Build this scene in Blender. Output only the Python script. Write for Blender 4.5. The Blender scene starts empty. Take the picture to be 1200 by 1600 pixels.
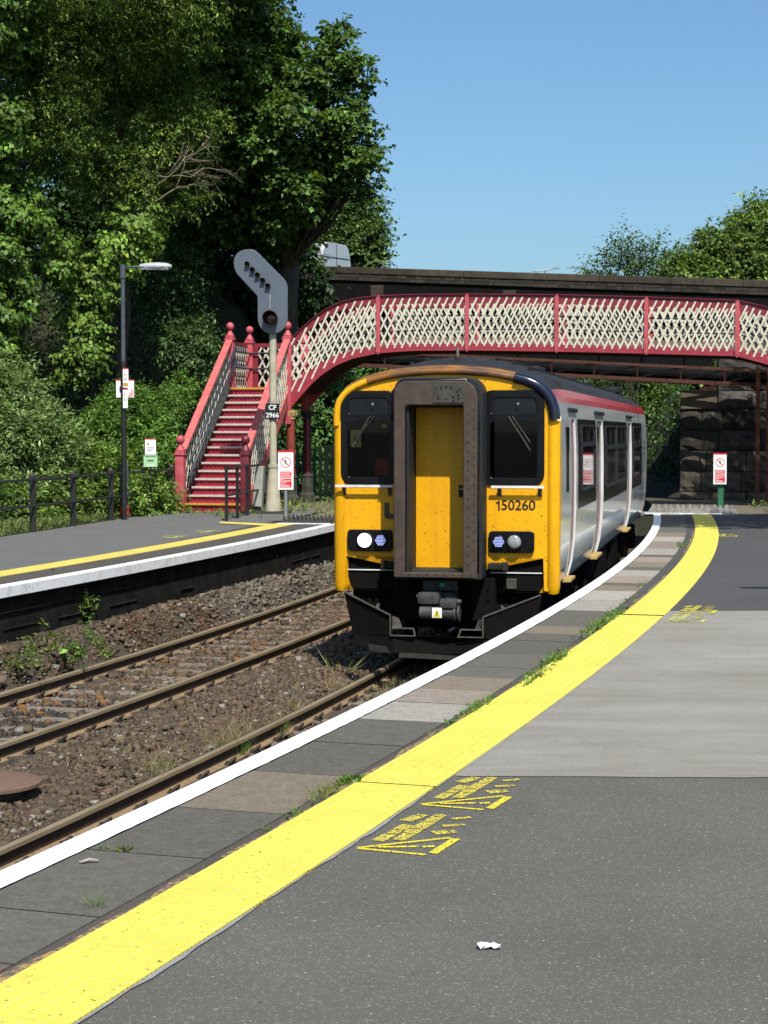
import bpy, bmesh, math, random
import numpy as np
from math import sin, cos, pi, radians as R, sqrt, hypot
from mathutils import Vector, Matrix, Euler

# ---------------------------------------------------------------- camera, light
sc = bpy.context.scene
col = sc.collection
FOC, HOR, EYE = 2800.0, 672.0, 1.85            # focal length in px of the 1200 px wide photo, horizon row, eye height
PITCH = math.atan((800 - HOR) / FOC)
cd = bpy.data.cameras.new('camera'); cam = bpy.data.objects.new('camera', cd); col.objects.link(cam)
cd.sensor_fit = 'HORIZONTAL'; cd.sensor_width = 36; cd.lens = 36 * FOC / 1200
cd.clip_start = 0.1; cd.clip_end = 5000
cam.location = (0, 0, EYE); cam.rotation_euler = (pi / 2 - PITCH, 0, 0)
sc.camera = cam
SUN_AZ, SUN_EL = R(12), R(53)                   # to the right of straight behind the camera
S = Vector((sin(SUN_AZ) * cos(SUN_EL), -cos(SUN_AZ) * cos(SUN_EL), sin(SUN_EL)))
sl = bpy.data.lights.new('sun', 'SUN'); so = bpy.data.objects.new('sun', sl); col.objects.link(so)
sl.energy = 5.0; sl.angle = R(0.53); sl.color = (1.0, 0.955, 0.87)
so.rotation_euler = (-S).to_track_quat('-Z', 'Y').to_euler(); so.location = (0, -20, 40)
w = bpy.data.worlds.new('World'); sc.world = w; w.use_nodes = True
wn = w.node_tree.nodes; wl = w.node_tree.links
sky = wn.new('ShaderNodeTexSky'); sky.sky_type = 'NISHITA'; sky.sun_disc = False
sky.sun_elevation = SUN_EL; sky.sun_rotation = pi - SUN_AZ
sky.air_density = 1.0; sky.dust_density = 1.8; sky.ozone_density = 9.0; sky.altitude = 50
bg = wn['Background']; bg.inputs[1].default_value = 0.115
wt = wn.new('ShaderNodeMix'); wt.data_type = 'RGBA'; wt.blend_type = 'MULTIPLY'; wt.inputs[0].default_value = 1   # white balance of the daylight
wt.inputs[7].default_value = (1.06, 1.12, 1.02, 1); wl.new(sky.outputs[0], wt.inputs[6]); wl.new(wt.outputs[2], bg.inputs[0])
sc.view_settings.view_transform = 'Standard'; sc.view_settings.look = 'None'
sc.view_settings.exposure = 0.32; sc.view_settings.gamma = 1
try:
    sc.cycles.max_bounces = 6; sc.cycles.transparent_max_bounces = 8
    sc.cycles.caustics_reflective = False; sc.cycles.caustics_refractive = False
except Exception: pass
rng = np.random.default_rng(7); random.seed(7)

# ---------------------------------------------------------------- geometry helpers
def ray(x, y):
    dv = (800 - y) / FOC
    return Vector(((x - 600) / FOC, cos(PITCH) + dv * sin(PITCH), -sin(PITCH) + dv * cos(PITCH)))
def atz(x, y, z=0.0):
    r = ray(x, y); t = (z - EYE) / r.z; return Vector((r.x * t, r.y * t, z))
def atY(x, y, Y):
    r = ray(x, y); t = Y / r.y; return Vector((r.x * t, Y, EYE + r.z * t))
# the railway lies on a circle: offset o from the near platform edge (right positive)
CX, CY, RAD = -171.833, 64.384, 179.509
def oY(o, Y): return (CX + sqrt((RAD + o) ** 2 - (Y - CY) ** 2), Y)
def phi(Y, o=0.0): return math.asin((Y - CY) / (RAD + o))
def oP(o, a): return (CX + (RAD + o) * cos(a), CY + (RAD + o) * sin(a))
def offs(x, y): return np.hypot(np.asarray(x) - CX, np.asarray(y) - CY) - RAD
def head(Y): return -phi(Y)                    # heading: rotation (clockwise) of the track from +Y

class MB:
    def __init__(s): s.v = []; s.f = []; s.m = []; s.uv = []; s.c = []; s.cur = 0; s.col = None
    def add(s, vs, fs, uvs=None):
        b = len(s.v); s.v += [tuple(p) for p in vs]
        for k, f in enumerate(fs):
            s.f.append([b + i for i in f]); s.m.append(s.cur)
            s.uv.append(uvs[k] if uvs else None); s.c.append(s.col)
        return s
    def box(s, c, d, M=None, bev=0.0):
        x, y, z = [q / 2 for q in d]
        if bev <= 0:
            vs = [(-x,-y,-z),(x,-y,-z),(x,y,-z),(-x,y,-z),(-x,-y,z),(x,-y,z),(x,y,z),(-x,y,z)]
            fs = [(0,3,2,1),(4,5,6,7),(0,1,5,4),(1,2,6,5),(2,3,7,6),(3,0,4,7)]
        else:
            bm = bmesh.new(); bmesh.ops.create_cube(bm, size=1)
            for v in bm.verts: v.co = Vector((v.co.x * d[0], v.co.y * d[1], v.co.z * d[2]))
            bmesh.ops.bevel(bm, geom=list(bm.edges), offset=min(bev, min(d) * .45), segments=2, profile=.6, affect='EDGES')
            bm.verts.index_update(); vs = [v.co.copy() for v in bm.verts]; fs = [[v.index for v in f.verts] for f in bm.faces]; bm.free()
        vs = [Vector(v) for v in vs]
        if M is not None: vs = [M @ v for v in vs]
        c = Vector(c); return s.add([v + c for v in vs], fs)
    def bar(s, p, q, wd, dp, up=(0, 0, 1)):
        p = Vector(p); q = Vector(q); d = (q - p).normalized(); u = Vector(up)
        if abs(d.dot(u)) > .98: u = Vector((0, 1, 0))
        sx = d.cross(u).normalized(); uz = sx.cross(d).normalized()
        vs = []
        for e in (p, q):
            for a, b in ((-1,-1),(1,-1),(1,1),(-1,1)): vs.append(e + sx * a * wd / 2 + uz * b * dp / 2)
        return s.add(vs, [(0,1,2,3),(7,6,5,4),(0,4,5,1),(1,5,6,2),(2,6,7,3),(3,7,4,0)])
    def tube(s, pts, r, n=8, caps=True):
        pts = [Vector(p) for p in pts]; rs = r if isinstance(r, (list, tuple)) else [r] * len(pts)
        vs = []; fs = []; ref = None
        for i, p in enumerate(pts):
            d = (pts[min(i + 1, len(pts) - 1)] - pts[max(i - 1, 0)]).normalized()
            if ref is None: ref = Vector((0, 0, 1)) if abs(d.z) < .9 else Vector((1, 0, 0))
            a = d.cross(ref).normalized(); b = a.cross(d).normalized(); ref = b
            for k in range(n):
                t = 2 * pi * k / n; vs.append(p + (a * cos(t) + b * sin(t)) * rs[i])
        for i in range(len(pts) - 1):
            for k in range(n):
                fs.append((i*n+k, i*n+(k+1)%n, (i+1)*n+(k+1)%n, (i+1)*n+k))
        if caps: fs += [tuple(range(n))[::-1], tuple(range((len(pts)-1)*n, len(pts)*n))]
        return s.add(vs, fs)
    def lathe(s, c, prof, n=16):               # prof: (radius, z)
        c = Vector(c); vs = []; fs = []
        for r, z in prof:
            for k in range(n): vs.append(c + Vector((r * cos(2*pi*k/n), r * sin(2*pi*k/n), z)))
        for i in range(len(prof) - 1):
            for k in range(n): fs.append((i*n+k, i*n+(k+1)%n, (i+1)*n+(k+1)%n, (i+1)*n+k))
        fs += [tuple(range(n))[::-1], tuple(range((len(prof)-1)*n, len(prof)*n))]
        return s.add(vs, fs)
    def quad(s, a, b, c, d, uv=None): return s.add([a, b, c, d], [(0, 1, 2, 3)], [uv] if uv else None)
    def build(s, name, mats, parent=None, smooth=False, M=None, ang=None):
        me = bpy.data.meshes.new(name); me.from_pydata([tuple(v) for v in s.v], [], s.f)
        for m_ in (mats if isinstance(mats, (list, tuple)) else [mats]): me.materials.append(m_)
        me.polygons.foreach_set('material_index', s.m)
        if any(u is not None for u in s.uv):
            L = me.uv_layers.new(name='UVMap')
            for p, u in zip(me.polygons, s.uv):
                if u:
                    for k, li in enumerate(p.loop_indices): L.data[li].uv = u[k]
        if any(c is not None for c in s.c):
            A = me.color_attributes.new('tone', 'FLOAT_COLOR', 'CORNER')
            for p, c in zip(me.polygons, s.c):
                for li in p.loop_indices: A.data[li].color = (*(c or (1, 1, 1)), 1)
        if smooth: me.polygons.foreach_set('use_smooth', [True] * len(me.polygons))
        if ang: me.set_sharp_from_angle(angle=R(ang))
        me.update()
        o = bpy.data.objects.new(name, me); col.objects.link(o)
        if M is not None: o.matrix_local = M
        if parent: o.parent = parent
        return o

def tag(o, label, cat, group=None):
    o['label'] = label; o['category'] = cat
    if group: o['group'] = group
    return o
def thing(name, label, cat, loc=(0, 0, 0), rz=0, group=None):
    o = bpy.data.objects.new(name, None); col.objects.link(o); o.location = loc; o.rotation_euler = (0, 0, rz)
    o.empty_display_size = .2
    return tag(o, label, cat, group)
def struct(o): o['kind'] = 'structure'; return o
def stuff(o): o['kind'] = 'stuff'; return o
def kids(o): return [c for c in ALLKIDS.get(o.name, [])]
ALLKIDS = {}
def dup(o, loc=None, rz=None, label=None, parent=None):
    c = o.copy(); col.objects.link(c)
    if parent: c.parent = parent
    if loc is not None: c.location = loc
    if rz is not None: c.rotation_euler = (0, 0, rz)
    if label: c['label'] = label
    for ch in list(o.children): dup(ch, parent=c)
    return c

def plate(name, outer, holes, t, mat, parent=None, bev=0.0, M=None):
    """flat plate with holes; outlines are (x, z); front face at y=-t/2, made by filling a 2D curve"""
    cu = bpy.data.curves.new('outline', 'CURVE'); cu.dimensions = '2D'; cu.fill_mode = 'BOTH'
    cu.extrude = max(t / 2 - bev, 1e-4); cu.bevel_depth = bev; cu.bevel_resolution = 1
    for loop in [outer] + list(holes):
        sp = cu.splines.new('POLY'); sp.points.add(len(loop) - 1); sp.use_cyclic_u = True
        for p, q in zip(sp.points, loop): p.co = (q[0], q[1], 0, 1)
    tmp = bpy.data.objects.new('outline', cu); col.objects.link(tmp)
    bpy.context.view_layer.update()
    me = bpy.data.meshes.new_from_object(tmp.evaluated_get(bpy.context.evaluated_depsgraph_get()))
    bpy.data.objects.remove(tmp); bpy.data.curves.remove(cu)
    me.transform(Matrix.Rotation(pi / 2, 4, 'X')); me.materials.clear(); me.materials.append(mat); me.name = name
    o = bpy.data.objects.new(name, me); col.objects.link(o)
    if M is not None: o.matrix_local = M
    if parent: o.parent = parent
    return o
def rrect(x0, z0, x1, z1, r, n=5):
    rs = r if isinstance(r, (list, tuple)) else [r] * 4     # bl, br, tr, tl
    out = []
    for (cx, cz, a0, q) in ((x0, z0, pi, rs[0]), (x1, z0, 1.5*pi, rs[1]), (x1, z1, 0, rs[2]), (x0, z1, .5*pi, rs[3])):
        sx = 1 if cx == x0 else -1; sz = 1 if cz == z0 else -1
        for k in range(n + 1):
            a = a0 + k * pi / 2 / n; out.append((cx + sx*q + q*cos(a), cz + sz*q + q*sin(a)))
    return out
def circ(cx, cz, r, n=20): return [(cx + r*cos(2*pi*k/n), cz + r*sin(2*pi*k/n)) for k in range(n)]
def text(name, s, size, mat, parent, M, bold=0.0, ext=.001):
    cu = bpy.data.curves.new('letters', 'FONT'); cu.body = s; cu.size = size; cu.align_x = 'CENTER'; cu.align_y = 'CENTER'
    cu.offset = bold; cu.extrude = ext
    tmp = bpy.data.objects.new('letters', cu); col.objects.link(tmp); bpy.context.view_layer.update()
    me = bpy.data.meshes.new_from_object(tmp.evaluated_get(bpy.context.evaluated_depsgraph_get()))
    bpy.data.objects.remove(tmp); bpy.data.curves.remove(cu)
    me.transform(Matrix.Rotation(pi / 2, 4, 'X')); me.materials.clear(); me.materials.append(mat)
    o = bpy.data.objects.new(name, me); col.objects.link(o); o.matrix_local = M
    if parent: o.parent = parent
    return o
T = Matrix.Translation
def RZ(a): return Matrix.Rotation(a, 4, 'Z')

# ---------------------------------------------------------------- materials
class N:
    def __init__(s, name):
        s.m = bpy.data.materials.new(name); s.m.use_nodes = True
        s.t = s.m.node_tree; s.b = s.t.nodes['Principled BSDF']; s.co = s.t.nodes.new('ShaderNodeTexCoord')
    def n(s, k, **kw):
        x = s.t.nodes.new(k)
        for a, v in kw.items(): setattr(x, a, v)
        return x
    def l(s, a, b): s.t.links.new(a, b)
    def noise(s, scale, detail=4, rough=.55, src='Object', stretch=None, dist=0):
        x = s.n('ShaderNodeTexNoise'); x.inputs['Scale'].default_value = scale; x.inputs['Detail'].default_value = detail
        x.inputs['Roughness'].default_value = rough; x.inputs['Distortion'].default_value = dist
        v = s.co.outputs[src]
        if stretch:
            mp = s.n('ShaderNodeMapping'); mp.inputs['Scale'].default_value = stretch; s.l(v, mp.inputs[0]); v = mp.outputs[0]
        s.l(v, x.inputs['Vector']); return x.outputs['Fac']
    def ramp(s, f, a, b, ca=(0, 0, 0), cb=(1, 1, 1)):
        x = s.n('ShaderNodeValToRGB'); e = x.color_ramp.elements
        e[0].position = a; e[1].position = b; e[0].color = (*ca, 1); e[1].color = (*cb, 1); s.l(f, x.inputs[0]); return x.outputs[0]
    def mix(s, f, a, b, mode='MIX'):
        x = s.n('ShaderNodeMix', data_type='RGBA', blend_type=mode)
        for sock, v in ((x.inputs[0], f), (x.inputs[6], a), (x.inputs[7], b)):
            if isinstance(v, (int, float)): sock.default_value = v
            elif isinstance(v, tuple): sock.default_value = (*v, 1)
            else: s.l(v, sock)
        return x.outputs[2]
    def bump(s, h, strength=.3, dist=.01):
        x = s.n('ShaderNodeBump'); x.inputs['Strength'].default_value = strength; x.inputs['Distance'].default_value = dist
        s.l(h, x.inputs['Height']); s.l(x.outputs[0], s.b.inputs['Normal'])
    def fin(s, c, rough=.7, metal=0, spec=.4, coat=0):
        if isinstance(c, tuple): s.b.inputs['Base Color'].default_value = (*c, 1)
        else: s.l(c, s.b.inputs['Base Color'])
        if isinstance(rough, (int, float)): s.b.inputs['Roughness'].default_value = rough
        else: s.l(rough, s.b.inputs['Roughness'])
        s.b.inputs['Metallic'].default_value = metal; s.b.inputs['Specular IOR Level'].default_value = spec
        s.b.inputs['Coat Weight'].default_value = coat; s.b.inputs['Coat Roughness'].default_value = .08
        return s.m
def paint(name, c, c2=None, scale=3, rough=.5, metal=0, lo=.35, hi=.7, bumps=0, spec=.3, coat=0, stretch=None, fine=None):
    m = N(name); c2 = c2 or tuple(q * .72 for q in c)
    k = m.mix(m.ramp(m.noise(scale, 6, .6, stretch=stretch), lo, hi), c, c2)
    if fine:                                   # small dark flecks
        k = m.mix(m.ramp(m.noise(fine[0], 2, .5), fine[1], fine[1] + .04), k, fine[2])
    if bumps: m.bump(m.noise(scale * 8, 4), bumps, .01)
    return m.fin(k, rough, metal, spec, coat)
def asphalt(name, base, light, dark, tone, speck=.62, streak=None):
    m = N(name)
    k = m.mix(m.ramp(m.noise(160, 3, .7), .35, .65), dark, base)
    v = m.n('ShaderNodeTexVoronoi'); v.inputs['Scale'].default_value = 150; m.l(m.co.outputs['Object'], v.inputs['Vector'])
    sep = m.n('ShaderNodeSeparateColor'); m.l(v.outputs['Color'], sep.inputs[0])
    k = m.mix(m.ramp(sep.outputs[0], speck + .2, speck + .34), k, light)
    k = m.mix(m.ramp(m.noise(.9, 5, .6), .35, .7), k, m.mix(1.0, k, tone, 'MULTIPLY'))
    if streak: k = m.mix(m.ramp(m.noise(1.3, 6, .65, stretch=(.35, 1.6, 1), dist=.6), .42, .68), k, m.mix(1.0, k, streak, 'MULTIPLY'))
    st = m.ramp(m.noise(2.6, 7, .72, dist=.8), .60, .72)                   # oil stains and worn paths
    k = m.mix(st, k, m.mix(1.0, k, (.80, .79, .78), 'MULTIPLY'))
    gv = m.n('ShaderNodeTexVoronoi'); gv.inputs['Scale'].default_value = 5.5; m.l(m.co.outputs['Object'], gv.inputs['Vector'])
    k = m.mix(m.ramp(gv.outputs['Distance'], .035, .06, (1, 1, 1), (0, 0, 0)), k, m.mix(.75, k, (.045, .043, .04)))   # old gum spots
    wv = m.n('ShaderNodeTexVoronoi'); wv.inputs['Scale'].default_value = 26; m.l(m.co.outputs['Object'], wv.inputs['Vector'])
    ws = m.n('ShaderNodeSeparateColor'); m.l(wv.outputs['Color'], ws.inputs[0])
    fl = m.n('ShaderNodeMath', operation='MULTIPLY'); m.l(m.ramp(wv.outputs['Distance'], .10, .16, (1, 1, 1), (0, 0, 0)), fl.inputs[0]); m.l(m.ramp(ws.outputs[1], .80, .82), fl.inputs[1])
    k = m.mix(fl.outputs[0], k, (.30, .295, .27))                                                    # scattered pale chippings
    m.bump(m.noise(150, 3), .6, .004)
    return m.fin(k, .85, 0, .25)
def toned(name, rough=.85, n1=9, fleck=.75, bump=.3, src='tone'):
    """colour from the per-face tone attribute, roughened by noise"""
    m = N(name); a = m.n('ShaderNodeAttribute', attribute_name=src)
    k = m.mix(m.ramp(m.noise(n1, 6, .65), .3, .72), a.outputs['Color'], m.mix(1.0, a.outputs['Color'], (fleck,)*3, 'MULTIPLY'))
    k = m.mix(m.ramp(m.noise(170, 3, .7), .40, .68), m.mix(1.0, k, (.82, .82, .82), 'MULTIPLY'), m.mix(1.0, k, (1.45, 1.45, 1.42), 'MULTIPLY'))
    k = m.mix(m.ramp(m.noise(28, 5, .75), .42, .66), m.mix(1.0, k, (.86, .85, .84), 'MULTIPLY'), m.mix(1.0, k, (1.14, 1.14, 1.12), 'MULTIPLY'))
    m.bump(m.noise(60, 4), bump, .006)
    return m.fin(k, rough, 0, .3)
def leafmat(name, gloss=.45, trans=.22):
    m = N(name); a = m.n('ShaderNodeAttribute', attribute_name='tone'); m.b.inputs['Specular IOR Level'].default_value = .35
    m.fin(a.outputs['Color'], gloss, 0, .22)
    tr = m.n('ShaderNodeBsdfTranslucent'); mx = m.n('ShaderNodeMixShader'); mx.inputs[0].default_value = trans
    m.l(m.mix(1.0, a.outputs['Color'], (1.5, 1.6, .7), 'MULTIPLY'), tr.inputs[0])
    out = m.t.nodes['Material Output']; m.l(m.b.outputs[0], mx.inputs[1]); m.l(tr.outputs[0], mx.inputs[2]); m.l(mx.outputs[0], out.inputs[0])
    return m.m
def glassmat(name, tint, clear=.5):
    m = N(name); out = m.t.nodes['Material Output']
    tr = m.n('ShaderNodeBsdfTransparent'); tr.inputs[0].default_value = (*tint, 1)
    gl = m.n('ShaderNodeBsdfGlossy'); gl.inputs['Roughness'].default_value = .02; gl.inputs[0].default_value = (.9, .95, 1, 1)
    fr = m.n('ShaderNodeFresnel'); fr.inputs[0].default_value = 1.5; mx = m.n('ShaderNodeMixShader')
    m.l(fr.outputs[0], mx.inputs[0]); m.l(tr.outputs[0], mx.inputs[1]); m.l(gl.outputs[0], mx.inputs[2]); m.l(mx.outputs[0], out.inputs[0])
    return m.m
def glow(name, c, e):
    m = N(name); m.b.inputs['Emission Color'].default_value = (*c, 1); m.b.inputs['Emission Strength'].default_value = e
    return m.fin(c, .3)

M = {}
M['asphalt'] = asphalt('dark asphalt', (.122,.116,.100), (.21,.202,.18), (.085,.081,.070), (.82,.82,.81), .66)
M['worn'] = asphalt('worn pale asphalt', (.29,.276,.245), (.36,.345,.31), (.225,.213,.19), (.84,.82,.78), .7, (.80,.785,.765))
M['fresh'] = asphalt('blue grey asphalt', (.078,.077,.077), (.18,.175,.17), (.058,.057,.057), (.85,.85,.85), .74)
M['asph_far'] = asphalt('pale blue asphalt', (.14,.138,.133), (.21,.207,.2), (.11,.108,.104), (.88,.88,.88), .75)
M['earthy'] = asphalt('brown edge asphalt', (.095,.082,.070), (.18,.165,.15), (.065,.057,.05), (.8,.8,.8), .74)
M['slab'] = toned('coping slab')
M['white_line'] = paint('white edge paint', (.84,.84,.84), (.66,.65,.63), 7, .65, lo=.55, hi=.85, bumps=.2, fine=(24, .70, (.42,.41,.39)))
M['white_old'] = paint('old white paint', (.74,.75,.76), (.5,.5,.49), 5, .75, lo=.5, hi=.8, bumps=.3, fine=(30, .66, (.3,.29,.28)))
M['sealant'] = paint('grey sealant', (.25,.26,.27), (.18,.18,.19), 12, .7)
M['spill'] = paint('orange brown grit', (.36,.22,.08), (.10,.085,.07), 30, .9, lo=.4, hi=.55)
def tactile(name, c, dirt, amt):
    m = N(name); uv = m.co.outputs['UV']
    v = m.n('ShaderNodeTexVoronoi'); v.inputs['Scale'].default_value = 1 / .0667; v.inputs['Randomness'].default_value = 0; m.l(uv, v.inputs['Vector'])
    h = m.ramp(v.outputs['Distance'], .14, .26, (1,1,1), (0,0,0))
    br = m.n('ShaderNodeTexBrick'); br.inputs['Scale'].default_value = 1; br.inputs['Brick Width'].default_value = 40; br.inputs['Row Height'].default_value = .4
    br.inputs['Mortar Size'].default_value = .004; br.inputs['Color1'].default_value = br.inputs['Color2'].default_value = (1,1,1,1); br.inputs['Mortar'].default_value = (.62,.62,.6,1)
    m.l(uv, br.inputs['Vector'])
    k = m.mix(m.ramp(m.noise(2.2, 6, .6), .4, .75), c, dirt)
    k = m.mix(amt, k, m.mix(1.0, k, br.outputs['Color'], 'MULTIPLY'))
    k = m.mix(m.ramp(m.noise(42, 2, .5), .68, .72), k, (.20,.15,.05)); k = m.mix(m.ramp(m.noise(7, 6, .7), .62, .8), k, (.46,.38,.09))
    k = m.mix(m.ramp(v.outputs['Distance'], .2, .36), m.mix(1.0, k, (1.03, 1.02, 1.0), 'MULTIPLY'), m.mix(1.0, k, (.84,.82,.70), 'MULTIPLY'))  # relief shading in the colour: dome tops paler, ground between them darker
    m.bump(h, .75, .005)
    return m.fin(k, .6, 0, .3)
M['tactile'] = tactile('yellow tactile paving', (.76,.675,.12), (.69,.60,.10), .25)
M['tactile_far'] = tactile('worn yellow tactile paving', (.72,.62,.16), (.60,.50,.13), .6)
def spray(name, c, under, a, b):
    m = N(name); return m.fin(m.mix(m.ramp(m.noise(70, 4, .7), a, b), under, c), .8, 0, .2)
M['spray'] = spray('sprayed yellow paint', (.68,.57,.03), (.115,.108,.095), .41, .49)
M['spray_pale'] = spray('faint sprayed yellow paint', (.60,.57,.14), (.15,.15,.14), .42, .56)
M['black_wall'] = paint('sooty platform wall', (.026,.024,.022), (.010,.010,.010), 4, .9, spec=.08, bumps=.5, lo=.3, hi=.6)
M['stone_dark'] = toned('rough rock faced stone', .92, 3, .45, .9)
M['coping_dark'] = toned('blackened coping brick', .92, 4, .5, .6)
M['ballast_bed'] = paint('ballast dirt', (.080,.060,.043), (.045,.034,.026), 14, .95, bumps=.6)
M['stones'] = toned('ballast stone', .9, 20, .7, .4)
M['rail_side'] = paint('shade darkened rusty rail web', (.055,.036,.024), (.03,.02,.015), 10, .7, lo=.3, hi=.7)  # rust colour darkened to carry the shade under the rail head
M['rail_foot'] = paint('rust dusted rail foot', (.26,.185,.105), (.16,.105,.06), 12, .8)
M['rail_top'] = paint('rail head rust film', (.36,.285,.18), (.27,.20,.12), 6, .42, .35, stretch=(1,.1,1))
M['concrete'] = paint('stained concrete', (.21,.175,.14), (.12,.095,.075), 9, .9, bumps=.4)
M['clip'] = paint('rusty spring clip', (.045,.03,.022), (.025,.018,.014), 30, .7)
M['earth'] = paint('leaf litter soil', (.035,.03,.018), (.018,.022,.01), 5, .95, bumps=.6)
M['verge'] = paint('verge soil and grass', (.075,.085,.03), (.06,.05,.03), 6, .95, bumps=.6)
M['grit'] = paint('pale gritty soil', (.17,.14,.10), (.09,.085,.05), 5, .95, bumps=.6)
M['bark'] = paint('grey brown bark', (.085,.07,.052), (.04,.034,.026), 9, .9, bumps=.8, stretch=(1,1,.25))
M['deadwood'] = paint('pale dead wood', (.22,.185,.125), (.14,.115,.075), 9, .9)
M['leaf'] = leafmat('leaf'); M['ivyleaf'] = leafmat('glossy ivy leaf', .5, .15); M['grassblade'] = leafmat('grass blade', .6, .25)
M['pink'] = paint('faded red paint', (.49,.10,.115), (.36,.05,.065), 5, .5, spec=.4, fine=(30, .70, (.16,.05,.035)))
M['pink_lit'] = paint('sunlit faded red tint', (.55,.145,.135), (.42,.085,.085), 5, .5, spec=.4, fine=(30, .70, (.2,.06,.04)))  # paler copy of pink with sunlight mixed into the colour
M['crimson'] = paint('crimson ironwork paint', (.24,.024,.036), (.16,.018,.026), 5, .4, spec=.5)
M['cream'] = paint('cream lattice paint', (.62,.59,.47), (.46,.42,.32), 6, .6, lo=.45, hi=.8, fine=(45, .69, (.26,.15,.08)))
M['nosing'] = paint('grey stair nosing', (.50,.47,.43), (.33,.30,.27), 20, .8)
M['ochre'] = paint('ochre stair nosing', (.52,.27,.03), (.38,.2,.04), 12, .7)
M['riser'] = paint('red stair riser', (.42,.035,.06), (.30,.025,.04), 8, .5)
M['handrail_blue'] = paint('blue grey handrail paint', (.045,.055,.072), (.03,.036,.05), 8, .4)
M['gold'] = paint('gilded capital', (.50,.36,.14), (.25,.16,.07), 14, .5)
M['column'] = paint('brick red column paint', (.28,.05,.035), (.16,.03,.025), 6, .5)
M['plinth'] = paint('mossy dark plinth', (.055,.058,.045), (.03,.03,.025), 6, .9, bumps=.4)
M['rust'] = paint('rusty brown steel', (.10,.038,.022), (.045,.02,.014), 7, .75)
M['rust_dark'] = paint('dark rusty steel', (.045,.020,.014), (.02,.011,.009), 7, .85, spec=.1)
M['girder'] = paint('near black girder steel', (.011,.0105,.011), (.006,.006,.006), 3, .9, spec=.06)
M['brick'] = None
M['black_iron'] = paint('black painted iron', (.012,.011,.011), (.02,.018,.016), 12, .45, spec=.5)
M['lamp_grey'] = paint('blue grey lamp column', (.075,.09,.105), (.055,.068,.08), 6, .45)
M['lantern'] = paint('pale grey lantern', (.42,.43,.43), (.3,.31,.31), 9, .4)
M['white_sign'] = paint('white sign enamel', (.80,.80,.79), (.74,.74,.73), 5, .4)
M['red_sign'] = paint('red sign enamel', (.60,.02,.03), (.55,.02,.03), 5, .4)
M['black_ink'] = paint('black ink', (.015,.015,.015), None, 5, .6)
M['amber'] = paint('amber sign colour', (.55,.30,.03), None, 5, .5)
M['green_sign'] = paint('pale green sign', (.36,.58,.33), (.32,.52,.3), 5, .5)
M['green_paint'] = paint('green post paint', (.03,.15,.075), (.02,.1,.05), 8, .5)
M['fence_green'] = paint('green palisade paint', (.02,.11,.075), (.015,.075,.05), 6, .5)
M['fence_olive'] = paint('weathered olive pale', (.12,.15,.075), (.09,.11,.06), 6, .6)
M['galv'] = paint('grey sign post', (.27,.29,.30), (.2,.21,.22), 8, .5, .3)
M['stonecol'] = paint('cream concrete post', (.44,.40,.29), (.30,.27,.19), 5, .8, lo=.4, hi=.75, bumps=.2, fine=(40, .7, (.2,.17,.12)))
M['signal_grey'] = paint('slate grey signal plate', (.095,.115,.14), (.08,.098,.12), 3, .38, spec=.5)
M['hood'] = paint('dull bronze hood', (.06,.05,.035), (.035,.03,.022), 12, .5)
M['lens_red'] = paint('dark red signal lens', (.10,.02,.018), (.05,.02,.015), 5, .15, spec=.6)
M['rubber'] = paint('black rubber guard', (.022,.021,.02), (.04,.038,.035), 9, .8)
M['guard_grey'] = paint('grey timber guard', (.21,.20,.185), (.10,.097,.09), 9, .85)
M['lid'] = paint('rusty chequer lid', (.17,.105,.07), (.12,.075,.05), 18, .8, bumps=.5)
M['silver'] = paint('silver van paint', (.45,.48,.50), (.40,.43,.45), 3, .3, .3, coat=.4)
M['paper'] = paint('crumpled paper', (.75,.76,.8), (.5,.55,.65), 60, .7)
M['twig'] = paint('bleached stick', (.35,.31,.26), None, 20, .9)
# train
yl = N('train yellow'); yk = yl.mix(yl.ramp(yl.noise(2.5, 6, .6), .4, .8), (.77,.385,.004), (.66,.30,.005))
yk = yl.mix(yl.ramp(yl.noise(1.0, 5, .6, stretch=(14, 14, .8)), .50, .85), yk, (.62,.29,.010)); yk = yl.mix(yl.ramp(yl.noise(38, 2, .5), .68, .72), yk, (.16,.07,.01)); M['yellow'] = yl.fin(yk, .42, 0, .3, .08)
M['brow'] = paint('rust stained yellow', (.24,.10,.018), (.075,.042,.027), 5, .5, lo=.38, hi=.62, stretch=(.5,1,1))
gy = N('train grey side'); gk = gy.mix(gy.ramp(gy.noise(2.2, 6, .65, stretch=(1,6,.5)), .35, .75), (.84,.87,.865), (.70,.725,.715))
M['grey'] = gy.fin(gk, .16, 0, .5, .6)
M['train_red'] = paint('train red', (.44,.018,.03), (.30,.02,.03), 3, .3, coat=.3, stretch=(1,5,1))
M['door_red'] = paint('door red', (.22,.02,.028), (.13,.02,.022), 5, .4, coat=.3)
M['door_white'] = paint('door pillar white', (.62,.645,.65), (.46,.46,.45), 6, .4, coat=.3, stretch=(1,1,.3))
M['navy'] = paint('glossy navy', (.010,.013,.03), (.006,.008,.018), 3, .14, coat=.6)
M['roof'] = paint('sooty roof', (.026,.026,.028), (.016,.016,.017), 3, .7, spec=.2, stretch=(2,.3,1), fine=(22, .7, (.10,.10,.10)))
M['gang'] = paint('weathered gangway rubber', (.022,.0245,.027), (.042,.034,.029), 3.5, .6, lo=.5, hi=.8, bumps=.25, spec=.13, stretch=(2.5,1,.8), fine=(50,.72,(.12,.10,.085)))
M['gang_plate'] = paint('rubbed metal plate', (.085,.075,.066), (.045,.04,.036), 7, .5, .3)
M['under'] = paint('black underframe', (.0035,.0033,.003), (.007,.006,.005), 5, .85, spec=.1)
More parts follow.
